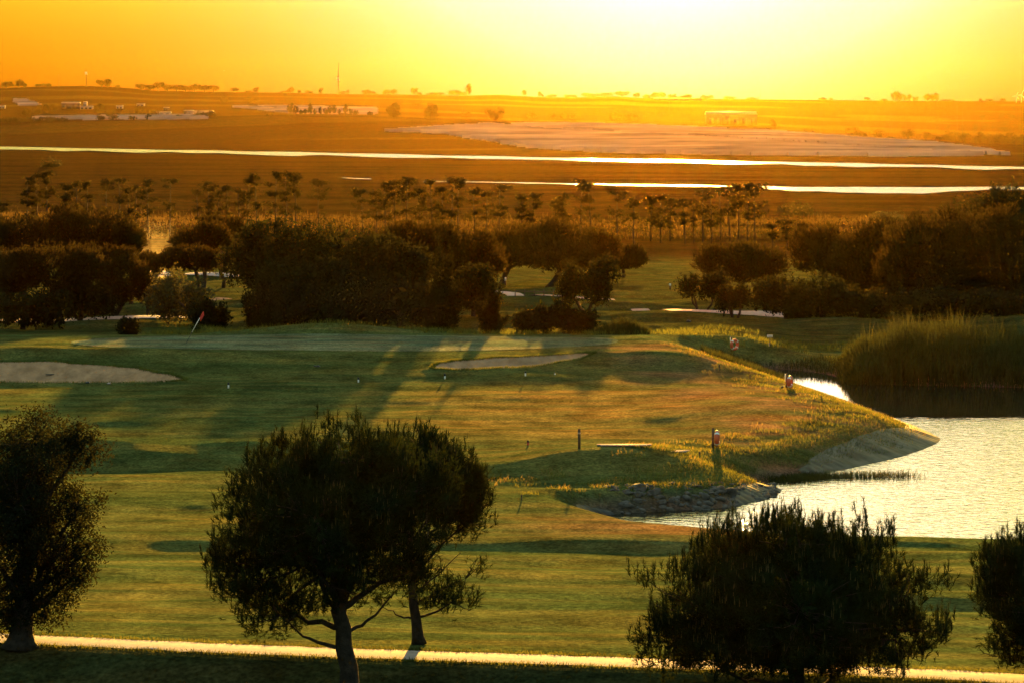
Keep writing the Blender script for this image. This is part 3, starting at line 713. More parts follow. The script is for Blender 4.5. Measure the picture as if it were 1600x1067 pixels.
# ------------------------------------------------------------------ trees behind the green
def mid_tree(kind, D, cx, top, bot, hw, label, foot=None, dens=1.0, group=None):
    r = RT; s = D / F
    X = (cx - 800) * s; fx = (foot if foot is not None else cx + r.uniform(-.1, .1) * hw); fX = (fx - 800) * s
    gz = g1(fX, D); base = np.array([fX, D, gz - .05])
    name = {'U': 'umbrella_pine', 'B': 'broadleaf_tree', 'J': 'juniper', 'S': 'shrub', 'T': 'cork_oak', 'O': 'olive_tree'}[kind]
    root = empty(name, base, label, 'shrub' if kind == 'S' else 'tree', group)
    ztop = CAMZ - (top - HROW) * s; zbot = max(CAMZ - (bot - HROW) * s, gz + .1); H = ztop - zbot; W = hw * s
    if kind in 'UBS': ztop += .05 * H; H *= 1.05; W *= 1.25
    cen = np.array([X, D, (ztop + zbot) / 2]) - base
    lob = []
    if kind == 'J':
        nl = 6 + int(hw / 7)
        for i in range(nl):
            a = r.uniform(0, 6.28); rad = W * (r.uniform(.15, .95) if i else 0.0); h = H * (1.0 if i == 0 else r.uniform(.45, .95) * (1.08 - .45 * rad / W))
            lean = np.array([math.cos(a) * rad, math.sin(a) * rad, 0]); tw = r.uniform(-.15, .15, 2) * W
            for t in np.linspace(.1, 1, 6):
                wv = W * (.30 * (1 - t) ** .8 + .05)
                lob.append((np.array([cen[0] + tw[0] * t * t, tw[1] * t, cen[2] - H / 2]) + lean * (.15 + .85 * t) + np.array([0, 0, h * t * .95]), np.array([wv, wv, h * .12])))
        n = int(5200 * dens * max(.35, min(1.6, W * H / 12))); 
        P, A = lobes_sample(lob, n, r, .3, 1.0, .2); A = unit(A * .8 + np.array([0, 0, .6]) + .3 * r.standard_normal(P.shape))
        fb = MB(); needles(fb, P, A, 3, .34, .09, .4, r); fb.build('crown', M['juniper'], root)
        tb = MB(); tb.tube([[0, 0, -.2], [cen[0] * .5, 0, H * .3], [cen[0], 0, H * .7]], [.14, .11, .04], 6); tb.build('trunk', M['bark'], root, True)
        return root
    lob.append((cen, np.array([W * .92, W * .85, H * .46])))
    nl = 9 if kind in 'UBS' else 12
    for i in range(nl):
        a = r.uniform(0, 6.28) if i > 3 else (0, math.pi, .5, 2.6)[i]
        rad = r.uniform(.35, .72); zz = r.uniform(-.28, .33) if i > 3 else r.uniform(-.15, .1)
        if kind == 'T': rad = r.uniform(.4, .8)
        lob.append((cen + np.array([math.cos(a) * W * rad, math.sin(a) * W * rad * .9, zz * H]), np.array([1, 1, .75]) * np.array([W, W, H]) * r.uniform(.30, .46)))
    if kind in 'T': lob = lob[1:]
    area = W * H
    if kind == 'U':
        n = int(np.clip(170 * area, 900, 8200) * dens)
        P, A = lobes_sample(lob, n, r, .55, 1.03, .09)
        low = P[:, 2] < cen[2]; P[low, 2] = cen[2] + (P[low, 2] - cen[2]) * (.8 if bot - top < 120 else 1.0)
        A = unit(A * .45 + np.array([0, 0, .6]) + .25 * r.standard_normal(P.shape))
        fb = MB(); needles(fb, P, A, 5, .38 * (D / 300) ** .5, .10 * (D / 300) ** .5, .42, r)
        Pi, _ = lobes_sample(lob, int(np.clip(14 * area, 150, 1300)), r, .1, .85, 0); leaves(fb, Pi, 1.0, r); fb.build('crown', M['needle_mid'], root)
    else:
        nc = int(np.clip((26 if kind != 'T' else 34) * area, 140, 1000) * dens)
        Pc, A = lobes_sample(lob, nc, r, .45 if kind != 'T' else .3, 1.0, .14)
        P = np.repeat(Pc, 15, 0) + r.standard_normal((nc * 15, 3)) * .24
        fb = MB(); leaves(fb, P, .36, r)
        if kind in 'BS': Pi, _ = lobes_sample(lob, int(np.clip(18 * area, 150, 1200)), r, .1, .86, 0); leaves(fb, Pi, 1.0 if kind == 'B' else .4, r)
        fb.build('crown', M['olive' if kind == 'O' else 'leaf'], root)
    tb = MB(); tr = (.10 if kind != 'S' else .02) + .022 * H + .012 * W * 2
    fork = cen[2] - H * (.36 if kind == 'U' else .25)
    fork = max(fork, .5)
    if kind in 'TO':
        for i in range(3):
            e = lob[1 + i * 2][0]; limb(tb, [r.uniform(-.25, .25), r.uniform(-.2, .2), -.2], e, tr * .75, tr * .25, r, -.06, 9, 6)
    else:
        TP = limb(tb, [0, 0, -.2], [cen[0] * .75, 0, fork], tr, tr * .75, r, 0, 7, 8)
        for q in lob[1:7]: limb(tb, TP[-1], q[0], tr * .55, tr * .18, r, -.04, 6, 5)
    tb.build('trunk', M['bark_light' if kind == 'O' else 'bark'], root, True)
    return root

mids = [
 ('U', 335, 45, 338, 402, 62, 'umbrella pine at the far left, rear row, crown touching the left edge'),
 ('U', 330, 145, 327, 408, 64, 'biggest domed umbrella pine of the rear left row, beside the dust'),
 ('U', 326, 203, 352, 404, 22, 'small umbrella pine right of the biggest left dome, beside the rising dust'),
 ('U', 360, 314, 354, 402, 42, 'flat wide umbrella pine right of the rising dust'),
 ('U', 385, 346, 337, 380, 32, 'rearmost small pine peeping over the flat umbrella pine right of the dust'),
 ('U', 292, 88, 383, 468, 68, 'front-row umbrella pine at left with a curved bare trunk', 96),
 ('U', 296, 14, 394, 470, 42, 'front-row umbrella pine cut by the left edge'),
 ('U', 303, 172, 386, 432, 34, 'little pine crown between two larger front-row pines at left'),
 ('U', 300, 196, 402, 484, 38, 'umbrella pine with a pale straight trunk left of the olive', 178),
 ('U', 312, 230, 396, 430, 20, 'small round pine just below the rising dust'),
 ('U', 312, 298, 386, 430, 42, 'flat-topped pine directly above the olive tree', 330),
 ('O', 283, 282, 422, 512, 54, 'pale green olive with leaning trunks behind the flagstick', 310),
 ('B', 280, 40, 456, 526, 58, 'dark bush mass in the lower left corner of the tree belt'),
 ('B', 294, 128, 432, 500, 44, 'dark tree with twin trunks between the left umbrella pines', 122),
 ('B', 303, 440, 334, 470, 78, 'tallest dark tree at the left end of the central mass'),
 ('B', 293, 520, 350, 500, 72, 'dark dense tree in the middle of the central mass'),
 ('B', 284, 605, 366, 505, 68, 'dark dense tree right of the centre of the mass'),
 ('B', 281, 475, 410, 522, 62, 'low dark tree filling the foot of the central mass at left'),
 ('B', 280, 560, 425, 522, 62, 'low dark tree above the grassy mound behind the green'),
 ('B', 278, 425, 452, 526, 40, 'low scrubby tree right of the black spiky conifer'),
 ('B', 277, 512, 458, 526, 52, 'low scrubby tree on the crest of the grassy mound'),
 ('B', 277, 630, 440, 526, 56, 'low leafy tree left of the tall ragged conifer'),
 ('B', 276, 330, 470, 526, 26, 'small dark bushy tree right of the olive trunk'),
 ('J', 272, 408, 425, 524, 56, 'black spiky conifer right of the flagstick, left end of the mass'),
 ('J', 273, 690, 372, 522, 52, 'tall black conifer with ragged pointed tips right of the mass'),
 ('U', 335, 652, 354, 440, 58, 'hazy umbrella pine showing over the right of the central mass'),
 ('U', 345, 738, 369, 446, 48, 'umbrella pine right behind the tall ragged conifer', 742),
 ('B', 290, 737, 412, 524, 34, 'added dark leafy tree between the ragged conifer and the flame-shaped juniper'),  # added to close a gap that let sun streak down the fairway
 ('J', 267, 768, 433, 523, 33, 'upright flame-shaped juniper standing alone behind the green'),
 ('S', 266, 822, 486, 526, 13, 'small dark shrub nearest the flame-shaped juniper'),
 ('S', 266.5, 850, 482, 526, 12, 'second small dark shrub from the flame-shaped juniper'),
 ('S', 266, 879, 477, 526, 17, 'third and bulkiest small dark shrub from the flame-shaped juniper'),
 ('S', 267, 908, 492, 526, 18, 'small dark shrub at the foot of the cork oak'),
 ('U', 405, 800, 357, 430, 55, 'left of the two joined far umbrella pines in golden haze', 783),
 ('U', 395, 882, 350, 436, 74, 'wide far umbrella pine with a thick leaning trunk in golden haze', 852),
 ('U', 425, 974, 386, 427, 32, 'small hazy pine right of the wide far umbrella pine'),
 ('T', 285, 915, 398, 486, 48, 'open-crowned cork oak with forked trunks right of the green', 922),
 ('U', 345, 1160, 380, 452, 58, 'round hazy umbrella pine alone on the far fairway', 1150),
 ('T', 318, 1100, 428, 474, 38, 'wispy crooked tree with thin forked trunks on the far fairway', 1096),
 ('T', 306, 1146, 446, 490, 24, 'small crooked tree with a stumpy trunk beside the wispy tree', 1147),
 ('B', 300, 1226, 432, 532, 48, 'round dark leafy tree behind the white sign'),
 ('B', 306, 1284, 428, 532, 38, 'dark leafy tree between the sign tree and the tall right pines'),
 ('U', 368, 1292, 358, 440, 44, 'pine crown at the left shoulder of the right-hand pine mass'),
 ('U', 358, 1375, 348, 500, 70, 'tall pine forming the left flank of the right-hand pine mass'),
 ('U', 318, 1452, 336, 524, 72, 'tall pine in the middle of the right-hand mass'),
 ('U', 322, 1540, 330, 524, 76, 'tall pine right of the middle of the right-hand mass'),
 ('U', 316, 1606, 345, 530, 66, 'tall pine cut by the right edge above the reeds'),
 ('B', 344, 1580, 296, 410, 84, 'highest dark crown at the upper right, under the palm'),
 ('B', 304, 1345, 450, 532, 44, 'low dark tree left of the reed bed, under the tall pines'),
 ('B', 300, 1460, 455, 532, 70, 'low dark tree directly behind the top of the reed bed'),
 ('B', 300, 1570, 455, 536, 60, 'low dark tree behind the right end of the reed bed'),
 ('S', 262, 201, 503, 522, 8, 'tiny dark shrub on the edge of the green at left'),
]
for t_ in mids: mid_tree(*t_)

def palm(px, row, D, label):
    s = D / F; X = (px - 800) * s; gz = g1(X, D); base = np.array([X, D, gz]); zt = CAMZ - (row - HROW) * s - gz
    root = empty('palm_tree', base, label, 'tree'); r = RT
    mb = MB(); mb.tube([[0, 0, -.1], [.1, 0, zt * .5], [0, 0, zt]], [.3, .22, .2], 8); mb.build('trunk', M['bark'], root, True)
    for i in range(26):
        a = r.uniform(0, 6.28); up = r.uniform(.1, 1.4); L = r.uniform(1.9, 2.8); t = np.linspace(0, 1, 9)
        sp = np.stack([np.cos(a) * np.cos(up) * t * L, np.sin(a) * np.cos(up) * t * L, np.sin(up) * t * L - .75 * L * t ** 2 * math.cos(up)], 1) + [0, 0, zt]
        fb = MB(); fb.tube(sp, np.linspace(.03, .01, 9), 3, False)
        d = unit(np.gradient(sp, axis=0)); side = unit(np.cross(d, [0, 0, 1.0]))
        pr = np.repeat(np.arange(1, 9), 3)
        for sg in (-1, 1):
            b = sp[pr] + d[pr] * r.uniform(0, .2, (24, 1)); e = b + (side[pr] * sg * .8 + d[pr] * .6 + [0, 0, .15]) * r.uniform(.3, .5, (24, 1))
            V = np.stack([b, b + d[pr] * .06, e], 1).reshape(-1, 3); fb.add(V, np.arange(72).reshape(-1, 3))
        fb.build('frond', M['leaf'], root)
palm(1556, 316, 343, 'feathery palm crown poking above the dark trees at upper right')
palm(1588, 312, 346, 'second palm crown at the upper right edge, half hidden')

# dark shrubs and grass clump
def shrub(name, px, row, D, rx, rz, label, mat='leaf', n=60, size=.22, group=None, cat='shrub'):
    s = D / F; X = (px - 800) * s; gz = g1(X, D); root = empty(name, (X, D, gz), label, cat, group); r = RT
    lob = [(np.array([0, 0, rz * s * .5]), np.array([rx, rx, rz * .8]) * s)]
    for i in range(4): lob.append((np.array([r.uniform(-.6, .6) * rx * s, r.uniform(-.5, .5) * rx * s, rz * s * r.uniform(.2, .7)]), np.array([.5, .5, .5]) * np.array([rx, rx, rz]) * s))
    Pc, A = lobes_sample(lob, n, r, .5, 1.0, .15); P = np.repeat(Pc, 14, 0) + r.standard_normal((n * 14, 3)) * size; P[:, 2] = np.abs(P[:, 2])
    fb = MB(); leaves(fb, P, size, r); fb.build('foliage', M[mat], root)
    sb = MB()
    for i in range(3): sb.tube([[0, 0, -.05], lob[1 + i][0] * .6, lob[1 + i][0]], [.05, .04, .02], 5)
    sb.build('stem', M['bark'], root)
shrub('shrub', 82, 262, 1340, 13, 8, 'lone round bush out on the marsh at far left', 'far_leaf', 70, .9)
shrub('shrub', 1388, 352, 700, 26, 12, 'low dome-shaped bush on the marsh left of the right-hand pines', 'far_leaf', 120, .5)
shrub('shrub', 1246, 338, 760, 30, 14, 'wide hazy bush at the right end of the thin pine row', 'far_leaf', 120, .5)
shrub('shrub', 305, 524, 266, 9, 8, 'low scrub at the back edge of the green near the flagstick', 'leaf', 40, .16)

# ------------------------------------------------------------------ reeds and long grass
def blades(name, P, h, w, mat, r, lean=.25, kind='stuff', label=None, cat=None):
    n = len(P); H = h * r.uniform(.55, 1.15, (n, 1)) if np.isscalar(h) else (h * r.uniform(.7, 1.1, n))[:, None]
    a = r.uniform(0, 6.28, n); S = np.stack([np.cos(a), np.sin(a), 0 * a], 1) * w
    d = np.stack([r.standard_normal(n) * lean, r.standard_normal(n) * lean, np.ones(n)], 1)
    d2 = d + np.stack([r.standard_normal(n) * lean * 1.6, r.standard_normal(n) * lean * 1.6, np.zeros(n)], 1)
    mid = P + d * H * .55; tip = mid + unit(d2) * H * .5
    V = np.stack([P - S, P + S, mid - S * .8, mid + S * .8, tip], 1).reshape(-1, 3); i = np.arange(n)[:, None] * 5
    o = mesh_np(name, V, [i + [2, 3, 4], i + [0, 1, 3, 2]], M[mat])
    if label: tag(o, label, cat)
    if kind: o['kind'] = kind
    return o
r = RT
# the reed bed on the far bank
n = 30000
U = r.uniform(1308, 1850, n); dd = r.uniform(0, 1, n) ** .8
Yb = np.interp(U, [1316, 1340, 1400, 1600, 1850], [241.5, 240.8, 240.2, 238.4, 238]) + dd * 13
P = np.stack([(U - 800) / F * Yb, Yb, np.zeros(n)], 1); P[:, 2] = zf(P[:, 0], P[:, 1])
hr = np.interp(U, [1306, 1325, 1345, 1400, 1480, 1560, 1620, 1850], [.5, 1.3, 2.4, 3.5, 3.9, 3.4, 2.8, 2.6]) * (1 - .15 * (1 - dd))
hr *= 1 + .16 * np.sin(U * .13 + Yb) * np.sin(Yb * 1.1 + U * .05) + .12 * np.sin(U * .41 + 2 * Yb) + .07 * np.sin(U * .9)
hr = np.maximum(hr * .88, .5); hr *= np.where(r.random(n) < .06, 1.18, 1.0)
blades('reed_bed', P, hr, .035, 'reed', r, .16, 'stuff', 'tall green-brown reed bed on the far bank of the pond', 'reeds')
# golden reeds along the marsh edge among the thin pines
n = 24000
U = r.uniform(-300, 1420, n); rowc = 352 - 6 * np.cos(U / 300) + r.standard_normal(n) * 8
Yb = 26 * F / (rowc - HROW); P = np.stack([(U - 800) / F * Yb, Yb, np.zeros(n)], 1); P[:, 2] = zf(P[:, 0], P[:, 1])
patch = (wsum(W3, P[:, 0] * 2.3, P[:, 1] * 3) > r.uniform(-.9, .9, len(P))); P = P[patch]
blades('marsh_reeds', P, 1.3, .07, 'dry_reed', r, .35, 'stuff', 'band of dry golden reeds along the marsh edge', 'reeds')
# low dark scrub under the thin pines
nc = 900; U = r.uniform(-300, 1330, nc); rowc = r.uniform(352, 380, nc); Yb = 26 * F / (rowc - HROW); Pc = np.stack([(U - 800) / F * Yb, Yb, np.zeros(nc)], 1); Pc[:, 2] = zf(Pc[:, 0], Pc[:, 1])
P = np.repeat(Pc, 14, 0) + r.standard_normal((nc * 14, 3)) * [.9, .9, .6] + [0, 0, .7]; fb = MB(); leaves(fb, P, .6, r)
tag(fb.build('marsh_scrub', M['needle_mid']), 'low dark scrub under the thin pines at the marsh edge', 'scrub', kind='stuff')
# long grass on the mound and the bank of the peninsula
def scatter(n, x0, x1, y0, y1, cond):
    X = r.uniform(x0, x1, n); Y = r.uniform(y0, y1, n); s = cond(X, Y); X, Y = X[s], Y[s]
    return np.stack([X, Y, zf(X, Y)], 1)
def lg(X, Y):
    dp = poly_sd(X, Y, POND); v = wsum(W5, X * 2, Y * 2)
    return (dp > 1.5 + .3 * v) & (dp < np.where((X < 6) & (Y < 169), 2.2, 6.8) + 1.5 * v) & (Y > 163) & (Y < 243)
P = scatter(130000, -4, 30, 163, 243, lg)
blades('bank_grass', P, .20, .012, 'long_grass', r, .3, 'stuff', 'long green grass on the pond bank and mound', 'grass')
def dg_(X, Y):
    dp = poly_sd(X, Y, POND); v = wsum(W5, X * 2, Y * 2)
    return (dp > .9) & (dp < np.where((X < 6) & (Y < 169), 2.2, 8.5) + v) & (Y > 163) & (Y < 246) & (r.random(len(X)) < .14 + .22 * v)
P = scatter(80000, -4, 32, 163, 246, dg_)
blades('dry_bank_grass', P, .28, .010, 'dry_grass', r, .35, 'stuff', 'dry golden grass tips along the pond bank', 'grass')
lp = []
for B in (BUNK_L, BUNK_R):
    k = r.integers(0, len(B), 5200); t_ = r.random((5200, 1)); q = B[k] * (1 - t_) + B[(k + 1) % len(B)] * t_; q = q + r.standard_normal(q.shape) * .12
    q = q[poly_sd(q[:, 0], q[:, 1], B) > -.12]; lp.append(np.concatenate([q, zf(q[:, 0], q[:, 1])[:, None]], 1))
blades('bunker_lip_grass', np.vstack(lp), .2, .014, 'long_grass', r, .5, 'stuff', 'shaggy grass hanging over the lips of the sand bunkers', 'grass')
blades('verge_grass', EDGE, .13, .010, 'long_grass', r, .5, 'stuff', 'short grass creeping over the edges of the pale path', 'grass')
# grass spit and rushes in the inlet
cl = []
for px, row, n_ in [(1225, 752, 500), (1240, 749, 500), (1262, 747, 450), (1290, 746, 350), (1320, 745, 260), (1350, 744.5, 220), (1380, 744, 220), (1405, 744, 160)]:
    c = pw(px, row); cl.append(np.stack([c[0] + r.standard_normal(n_) * .75, c[1] + r.standard_normal(n_) * .45, np.full(n_, ZW - .05)], 1))
blades('water_rushes', np.vstack(cl), .45, .014, 'reed', r, .3, 'stuff', 'dark spit of rushes growing out of the water in the inlet', 'rushes')
# rough grass tufts behind the green and along the far side of the pond
n = 16000; X = r.uniform(-30, 40, n); Y = r.uniform(259, 275, n); s = (poly_sd(X, Y, GREEN) > 2) & (wsum(W5, X, Y) > -.2)
P = np.stack([X[s], Y[s], zf(X[s], Y[s])], 1)
blades('rough_grass', P, .45, .02, 'long_grass', r, .3, 'stuff', 'rough grass at the foot of the trees behind the green', 'grass')
n = 9000; X = r.uniform(15, 30, n); Y = r.uniform(241, 256, n); dp = poly_sd(X, Y, POND); s = (dp > .3) & (dp < 9)
P = np.stack([X[s], Y[s], zf(X[s], Y[s])], 1)
blades('far_bank_grass', P, .6, .02, 'reed', r, .25, 'stuff', 'dull green grass on the far bank left of the reed bed', 'grass')
# tall clump right of the cork oak
n = 2600; a = r.uniform(0, 6.28, n); q = np.sqrt(r.uniform(0, 1, n))
cx, cy = (972 - 800) / F * 262, 262
P = np.stack([cx + np.cos(a) * q * 2.3, cy + np.sin(a) * q * 1.6, np.zeros(n)], 1); P[:, 2] = zf(P[:, 0], P[:, 1])
gc = blades('grass_clump', P - [cx, cy, 0], 1.7 * (1.1 - q * .75), .02, 'reed', r, .35, None, 'tall arching grass clump at the right end of the green', 'grass clump')
gc.location = (cx, cy, 0)

# ------------------------------------------------------------------ thin pines at the marsh edge
RS = np.random.default_rng(33)
def thin_pine(px, top, base_row, spread, full, label):
    r = RS; D = (CAMZ + 5.9) * F / (base_row - HROW); s = D / F; X = (px - 800) * s; gz = g1(X, D)
    root = empty('thin_pine', (X, D, gz), label, 'tree', 'thin pines along the marsh edge')
    H = CAMZ - (top - HROW) * s - gz; W = spread * s
    t = np.linspace(0, 1, 7)[:, None]; lean = r.standard_normal(2) * .025 * H
    TP = np.concatenate([lean * t ** 1.5 + r.standard_normal((7, 2)) * .05, t * H * .97], 1); TP[0] = 0
    tb = MB(); tb.tube(TP, np.linspace(.2, .07, 7), 5)
    Pc = []
    nb = int(7 + 9 * full)
    for i in range(nb):
        u = r.uniform(.35, .99) if i > 2 else r.uniform(.9, 1.0)
        a = r.uniform(0, 6.28); L = W * r.uniform(.35, 1.0) * (1.05 - .25 * abs(u - .75) * 2) * (.75 if u > .93 else 1)
        st = np.array([np.interp(u, t[:, 0], TP[:, k]) for k in range(3)]); en = st + [math.cos(a) * L, math.sin(a) * L, L * r.uniform(.15, .5)]
        en[2] = min(en[2], H); tb.tube([st, (st + en) / 2 + [0, 0, -.06 * L], en], [.05, .035, .02], 4, False)
        for q in np.linspace(.45, 1, 3): Pc.append(st + (en - st) * q)
    Pc.append(TP[-1]); Pc = np.array(Pc); tb.build('trunk', M['bark'], root)
    m_ = 12 if full > .6 else 9
    P = np.repeat(Pc, m_, 0) + r.standard_normal((len(Pc) * m_, 3)) * [.42, .42, .17]
    fb = MB(); leaves(fb, P, .7, r, .3); fb.build('crown', M['needle_mid'], root)
tp = [(2, 318, 374, 14, .6), (42, 276, 378, 17, .9), (58, 272, 376, 16, .9), (74, 268, 377, 18, 1), (103, 288, 372, 12, .7), (120, 282, 370, 10, .5), (136, 284, 368, 10, .6),
 (166, 282, 374, 14, .5), (187, 278, 372, 15, .6), (201, 294, 370, 10, .7), (212, 290, 372, 8, .5), (232, 280, 376, 16, .8), (265, 279, 378, 20, .5), (310, 296, 370, 9, .4), (327, 284, 373, 14, .9), (341, 298, 370, 9, .5), (355, 290, 372, 6, .5),
 (372, 296, 372, 12, .5), (386, 280, 370, 11, .7), (401, 270, 371, 12, .8), (430, 268, 372, 20, .8), (447, 267, 372, 18, .8), (462, 270, 370, 14, .7), (498, 281, 370, 20, .9),
 (567, 296, 372, 17, .7), (588, 297, 374, 14, .8), (602, 286, 376, 15, .8), (616, 280, 375, 14, .8), (634, 276, 376, 19, 1), (655, 296, 374, 15, .8), (675, 280, 376, 16, .8), (690, 293, 375, 14, .9), (704, 276, 376, 22, 1), (716, 277, 374, 16, .9), (742, 294, 374, 16, .9), (760, 300, 372, 12, .5), (780, 288, 378, 20, .8),
 (815, 306, 374, 13, .8), (832, 304, 374, 14, .9), (868, 312, 372, 6, .4), (880, 303, 376, 12, .7), (906, 283, 372, 15, .8), (923, 288, 372, 13, .7), (964, 300, 386, 22, .6), (990, 312, 388, 8, .4), (1017, 309, 380, 13, .7), (1032, 307, 382, 14, .9), (1047, 313, 380, 13, .7),
 (1070, 311, 384, 12, .8), (1084, 312, 382, 8, .5), (1098, 297, 382, 16, .8), (1112, 302, 384, 12, .6), (1126, 294, 382, 13, .6), (1140, 286, 382, 16, .7), (1154, 288, 382, 11, .7), (1168, 288, 382, 15, .9), (1180, 287, 384, 24, 1), (1207, 352, 390, 9, .5), (1230, 346, 392, 14, .8), (1252, 350, 392, 8, .4)]
ordn = lambda i: {1: 'first', 2: 'second', 3: 'third'}.get(i, '%d%s' % (i, 'th' if 10 <= i % 100 <= 20 else {1: 'st', 2: 'nd', 3: 'rd'}.get(i % 10, 'th')))
for i, (px, top, b, sp, fu) in enumerate(tp):
    h = b - top
    a = 'tall' if h > 92 else ('short' if h < 76 else 'middling'); f_ = 'full' if fu > .85 else ('sparse' if fu < .6 else 'patchy'); w_ = 'wide' if sp > 16 else ('narrow' if sp < 11 else 'medium')
    thin_pine(px, top, b, sp, fu, '%s thin pine with a %s %s crown, %s from left along the marsh edge' % (a, w_, f_, ordn(i + 1)))

# ------------------------------------------------------------------ far country: trees, bushes, masts, sheds, tunnels
RF = np.random.default_rng(44)
def on_ground(px, D): 
    X = (px - 800) / F * D; return np.array([X, D, g1(X, D)])
def far_tree(px, D, hpx, wpx, label, group, shape='round', name='far_tree', mat='far_leaf', dens=1.0):
    if 2680 < D < 3680: D = 3680
    r = RF; s = D / F; b = on_ground(px, D); root = empty(name, b - [0, 0, .2], label, 'tree' if name == 'far_tree' else 'bush', group)
    H, W = hpx * s * 1.25, wpx * s * 1.25
    lob = [(np.array([0, 0, H * .58]), np.array([W * .5, W * .5, H * .40]))] if shape != 'bush' else [(np.array([0, 0, H * .4]), np.array([W * .5, W * .5, H * .55]))]
    for i in range(4):
        lob.append((np.array([r.uniform(-.42, .42) * W, r.uniform(-.3, .3) * W, H * r.uniform(.3, .9)]), np.array([W, W, H]) * r.uniform(.14, .28)))
    n = int(np.clip(6 * hpx * wpx, 90, 900) * dens); P, A = lobes_sample(lob, n, r, .3, 1.0, .15)
    P[:, 2] = np.clip(P[:, 2], .05, H * 1.05)
    fb = MB(); leaves(fb, P, s * 2.0, r); fb.build('crown', M[mat], root)
    tb = MB(); tb.tube([[0, 0, -.4], [0, 0, H * .3], [0, 0, H * .6]], [W * .05, W * .04, W * .02], 5); tb.build('trunk', M['bark'], root)
far_tree(615, 2500, 19, 17, 'leftmost of the three lone round trees in the far fields', 'lone round trees in the fields', 'bush', dens=3)
far_tree(673, 2495, 21, 20, 'middle one of the three lone round trees in the far fields', 'lone round trees in the fields', 'bush', dens=3)
far_tree(774, 2480, 20, 22, 'rightmost and widest of the three lone round trees in the far fields', 'lone round trees in the fields', 'bush', dens=3)
pop = [(453, 15, 8), (461, 13, 7), (470, 8, 6), (477, 9, 5), (485, 16, 6), (492, 9, 5), (500, 11, 4), (508, 10, 6), (515, 13, 6), (522, 15, 7), (530, 9, 5), (540, 15, 7), (548, 9, 5), (556, 8, 8), (578, 6, 8)]
for i, (px, h, w) in enumerate(pop):
    far_tree(px, 2530, h, w, '%s tree of the thin row in the far fields, %s from its left end' % ('tall' if h > 12 else 'low', ordn(i + 1)), 'row of thin trees in the far fields')
for i, (px, hp) in enumerate([(494, 14), (497, 15), (503, 16), (506, 13), (512, 15), (533, 14), (551, 12)]):
    b = on_ground(px, 2525); mb = MB(); mb.tube([[0, 0, -.3], [0, 0, hp * .5]], [.14, .08], 5); mb.tube([[-.8, 0, hp * .42], [.8, 0, hp * .46]], .05, 4)
    o = mb.build('bare_stem', M['bark']); o.location = b; tag(o, 'bare upright stem standing in the thin far tree row, %s from left' % ordn(i + 1), 'bare tree', 'bare stems in the far tree row')
bushes_r = [(1205, 6, 14), (1262, 7, 16), (1345, 9, 18), (1372, 7, 14), (1390, 6, 12), (1419, 14, 20), (1448, 12, 16), (1468, 8, 14), (1485, 11, 18), (1505, 13, 20), (1525, 9, 14), (1546, 14, 20), (1566, 11, 16), (1585, 11, 20), (1608, 12, 24)]
for i, (px, h, w) in enumerate(bushes_r):
    Dd = np.interp(px, [0, 800, 1600], [2600, 2500, 2130]) - 8
    far_tree(px, Dd, h, w, 'dark bush in the hedge line above the white field, %s from its left end' % ordn(i + 1), 'hedge line right of the white field', 'bush', 'hedge_bush')
bushes_l = [(8, 9, 22), (30, 8, 20), (52, 7, 18), (75, 8, 22), (98, 6, 16), (158, 7, 14), (176, 8, 16), (208, 5, 12), (232, 8, 9), (312, 9, 16), (330, 9, 14), (420, 4, 9), (282, 5, 12)]
for i, (px, h, w) in enumerate(bushes_l):
    far_tree(px, 2540, h, w, 'dark bush below the left white tunnels, %s from the left edge' % ordn(i + 1), 'bushes under the left hillside', 'bush', 'field_bush')
mid_f = [(40, 3700, 10, 14), (58, 3750, 11, 12), (72, 3800, 12, 9), (85, 3850, 11, 9), (155, 3800, 10, 12), (172, 3700, 9, 16), (195, 3650, 8, 14), (220, 3600, 11, 14), (242, 3550, 9, 12), (350, 4300, 9, 12), (395, 4300, 7, 16), (960, 3300, 12, 14), (980, 3300, 9, 18), (990, 3350, 10, 10), (1208, 3200, 12, 8), (1210, 2600, 10, 6), (1330, 3300, 7, 18), (1370, 3300, 7, 20), (1420, 3200, 6, 20),
 (1485, 2800, 9, 12), (1510, 2800, 7, 14), (1533, 2800, 9, 10), (1560, 2800, 9, 16), (1580, 2780, 9, 18), (1600, 2780, 8, 20), (650, 4200, 6, 14), (728, 3600, 6, 12), (830, 3000, 7, 14), (865, 3000, 6, 9), (880, 3000, 7, 8), (895, 3000, 6, 9), (1120, 3600, 5, 18)]
for i, (px, Dd, h, w) in enumerate(mid_f):
    far_tree(px, Dd, h, w, 'hazy tree on the far slopes below the skyline, %s from the left' % ordn(1 + sorted(m_[0] for m_ in mid_f).index(px)), 'hazy trees on the far slopes', 'bush')
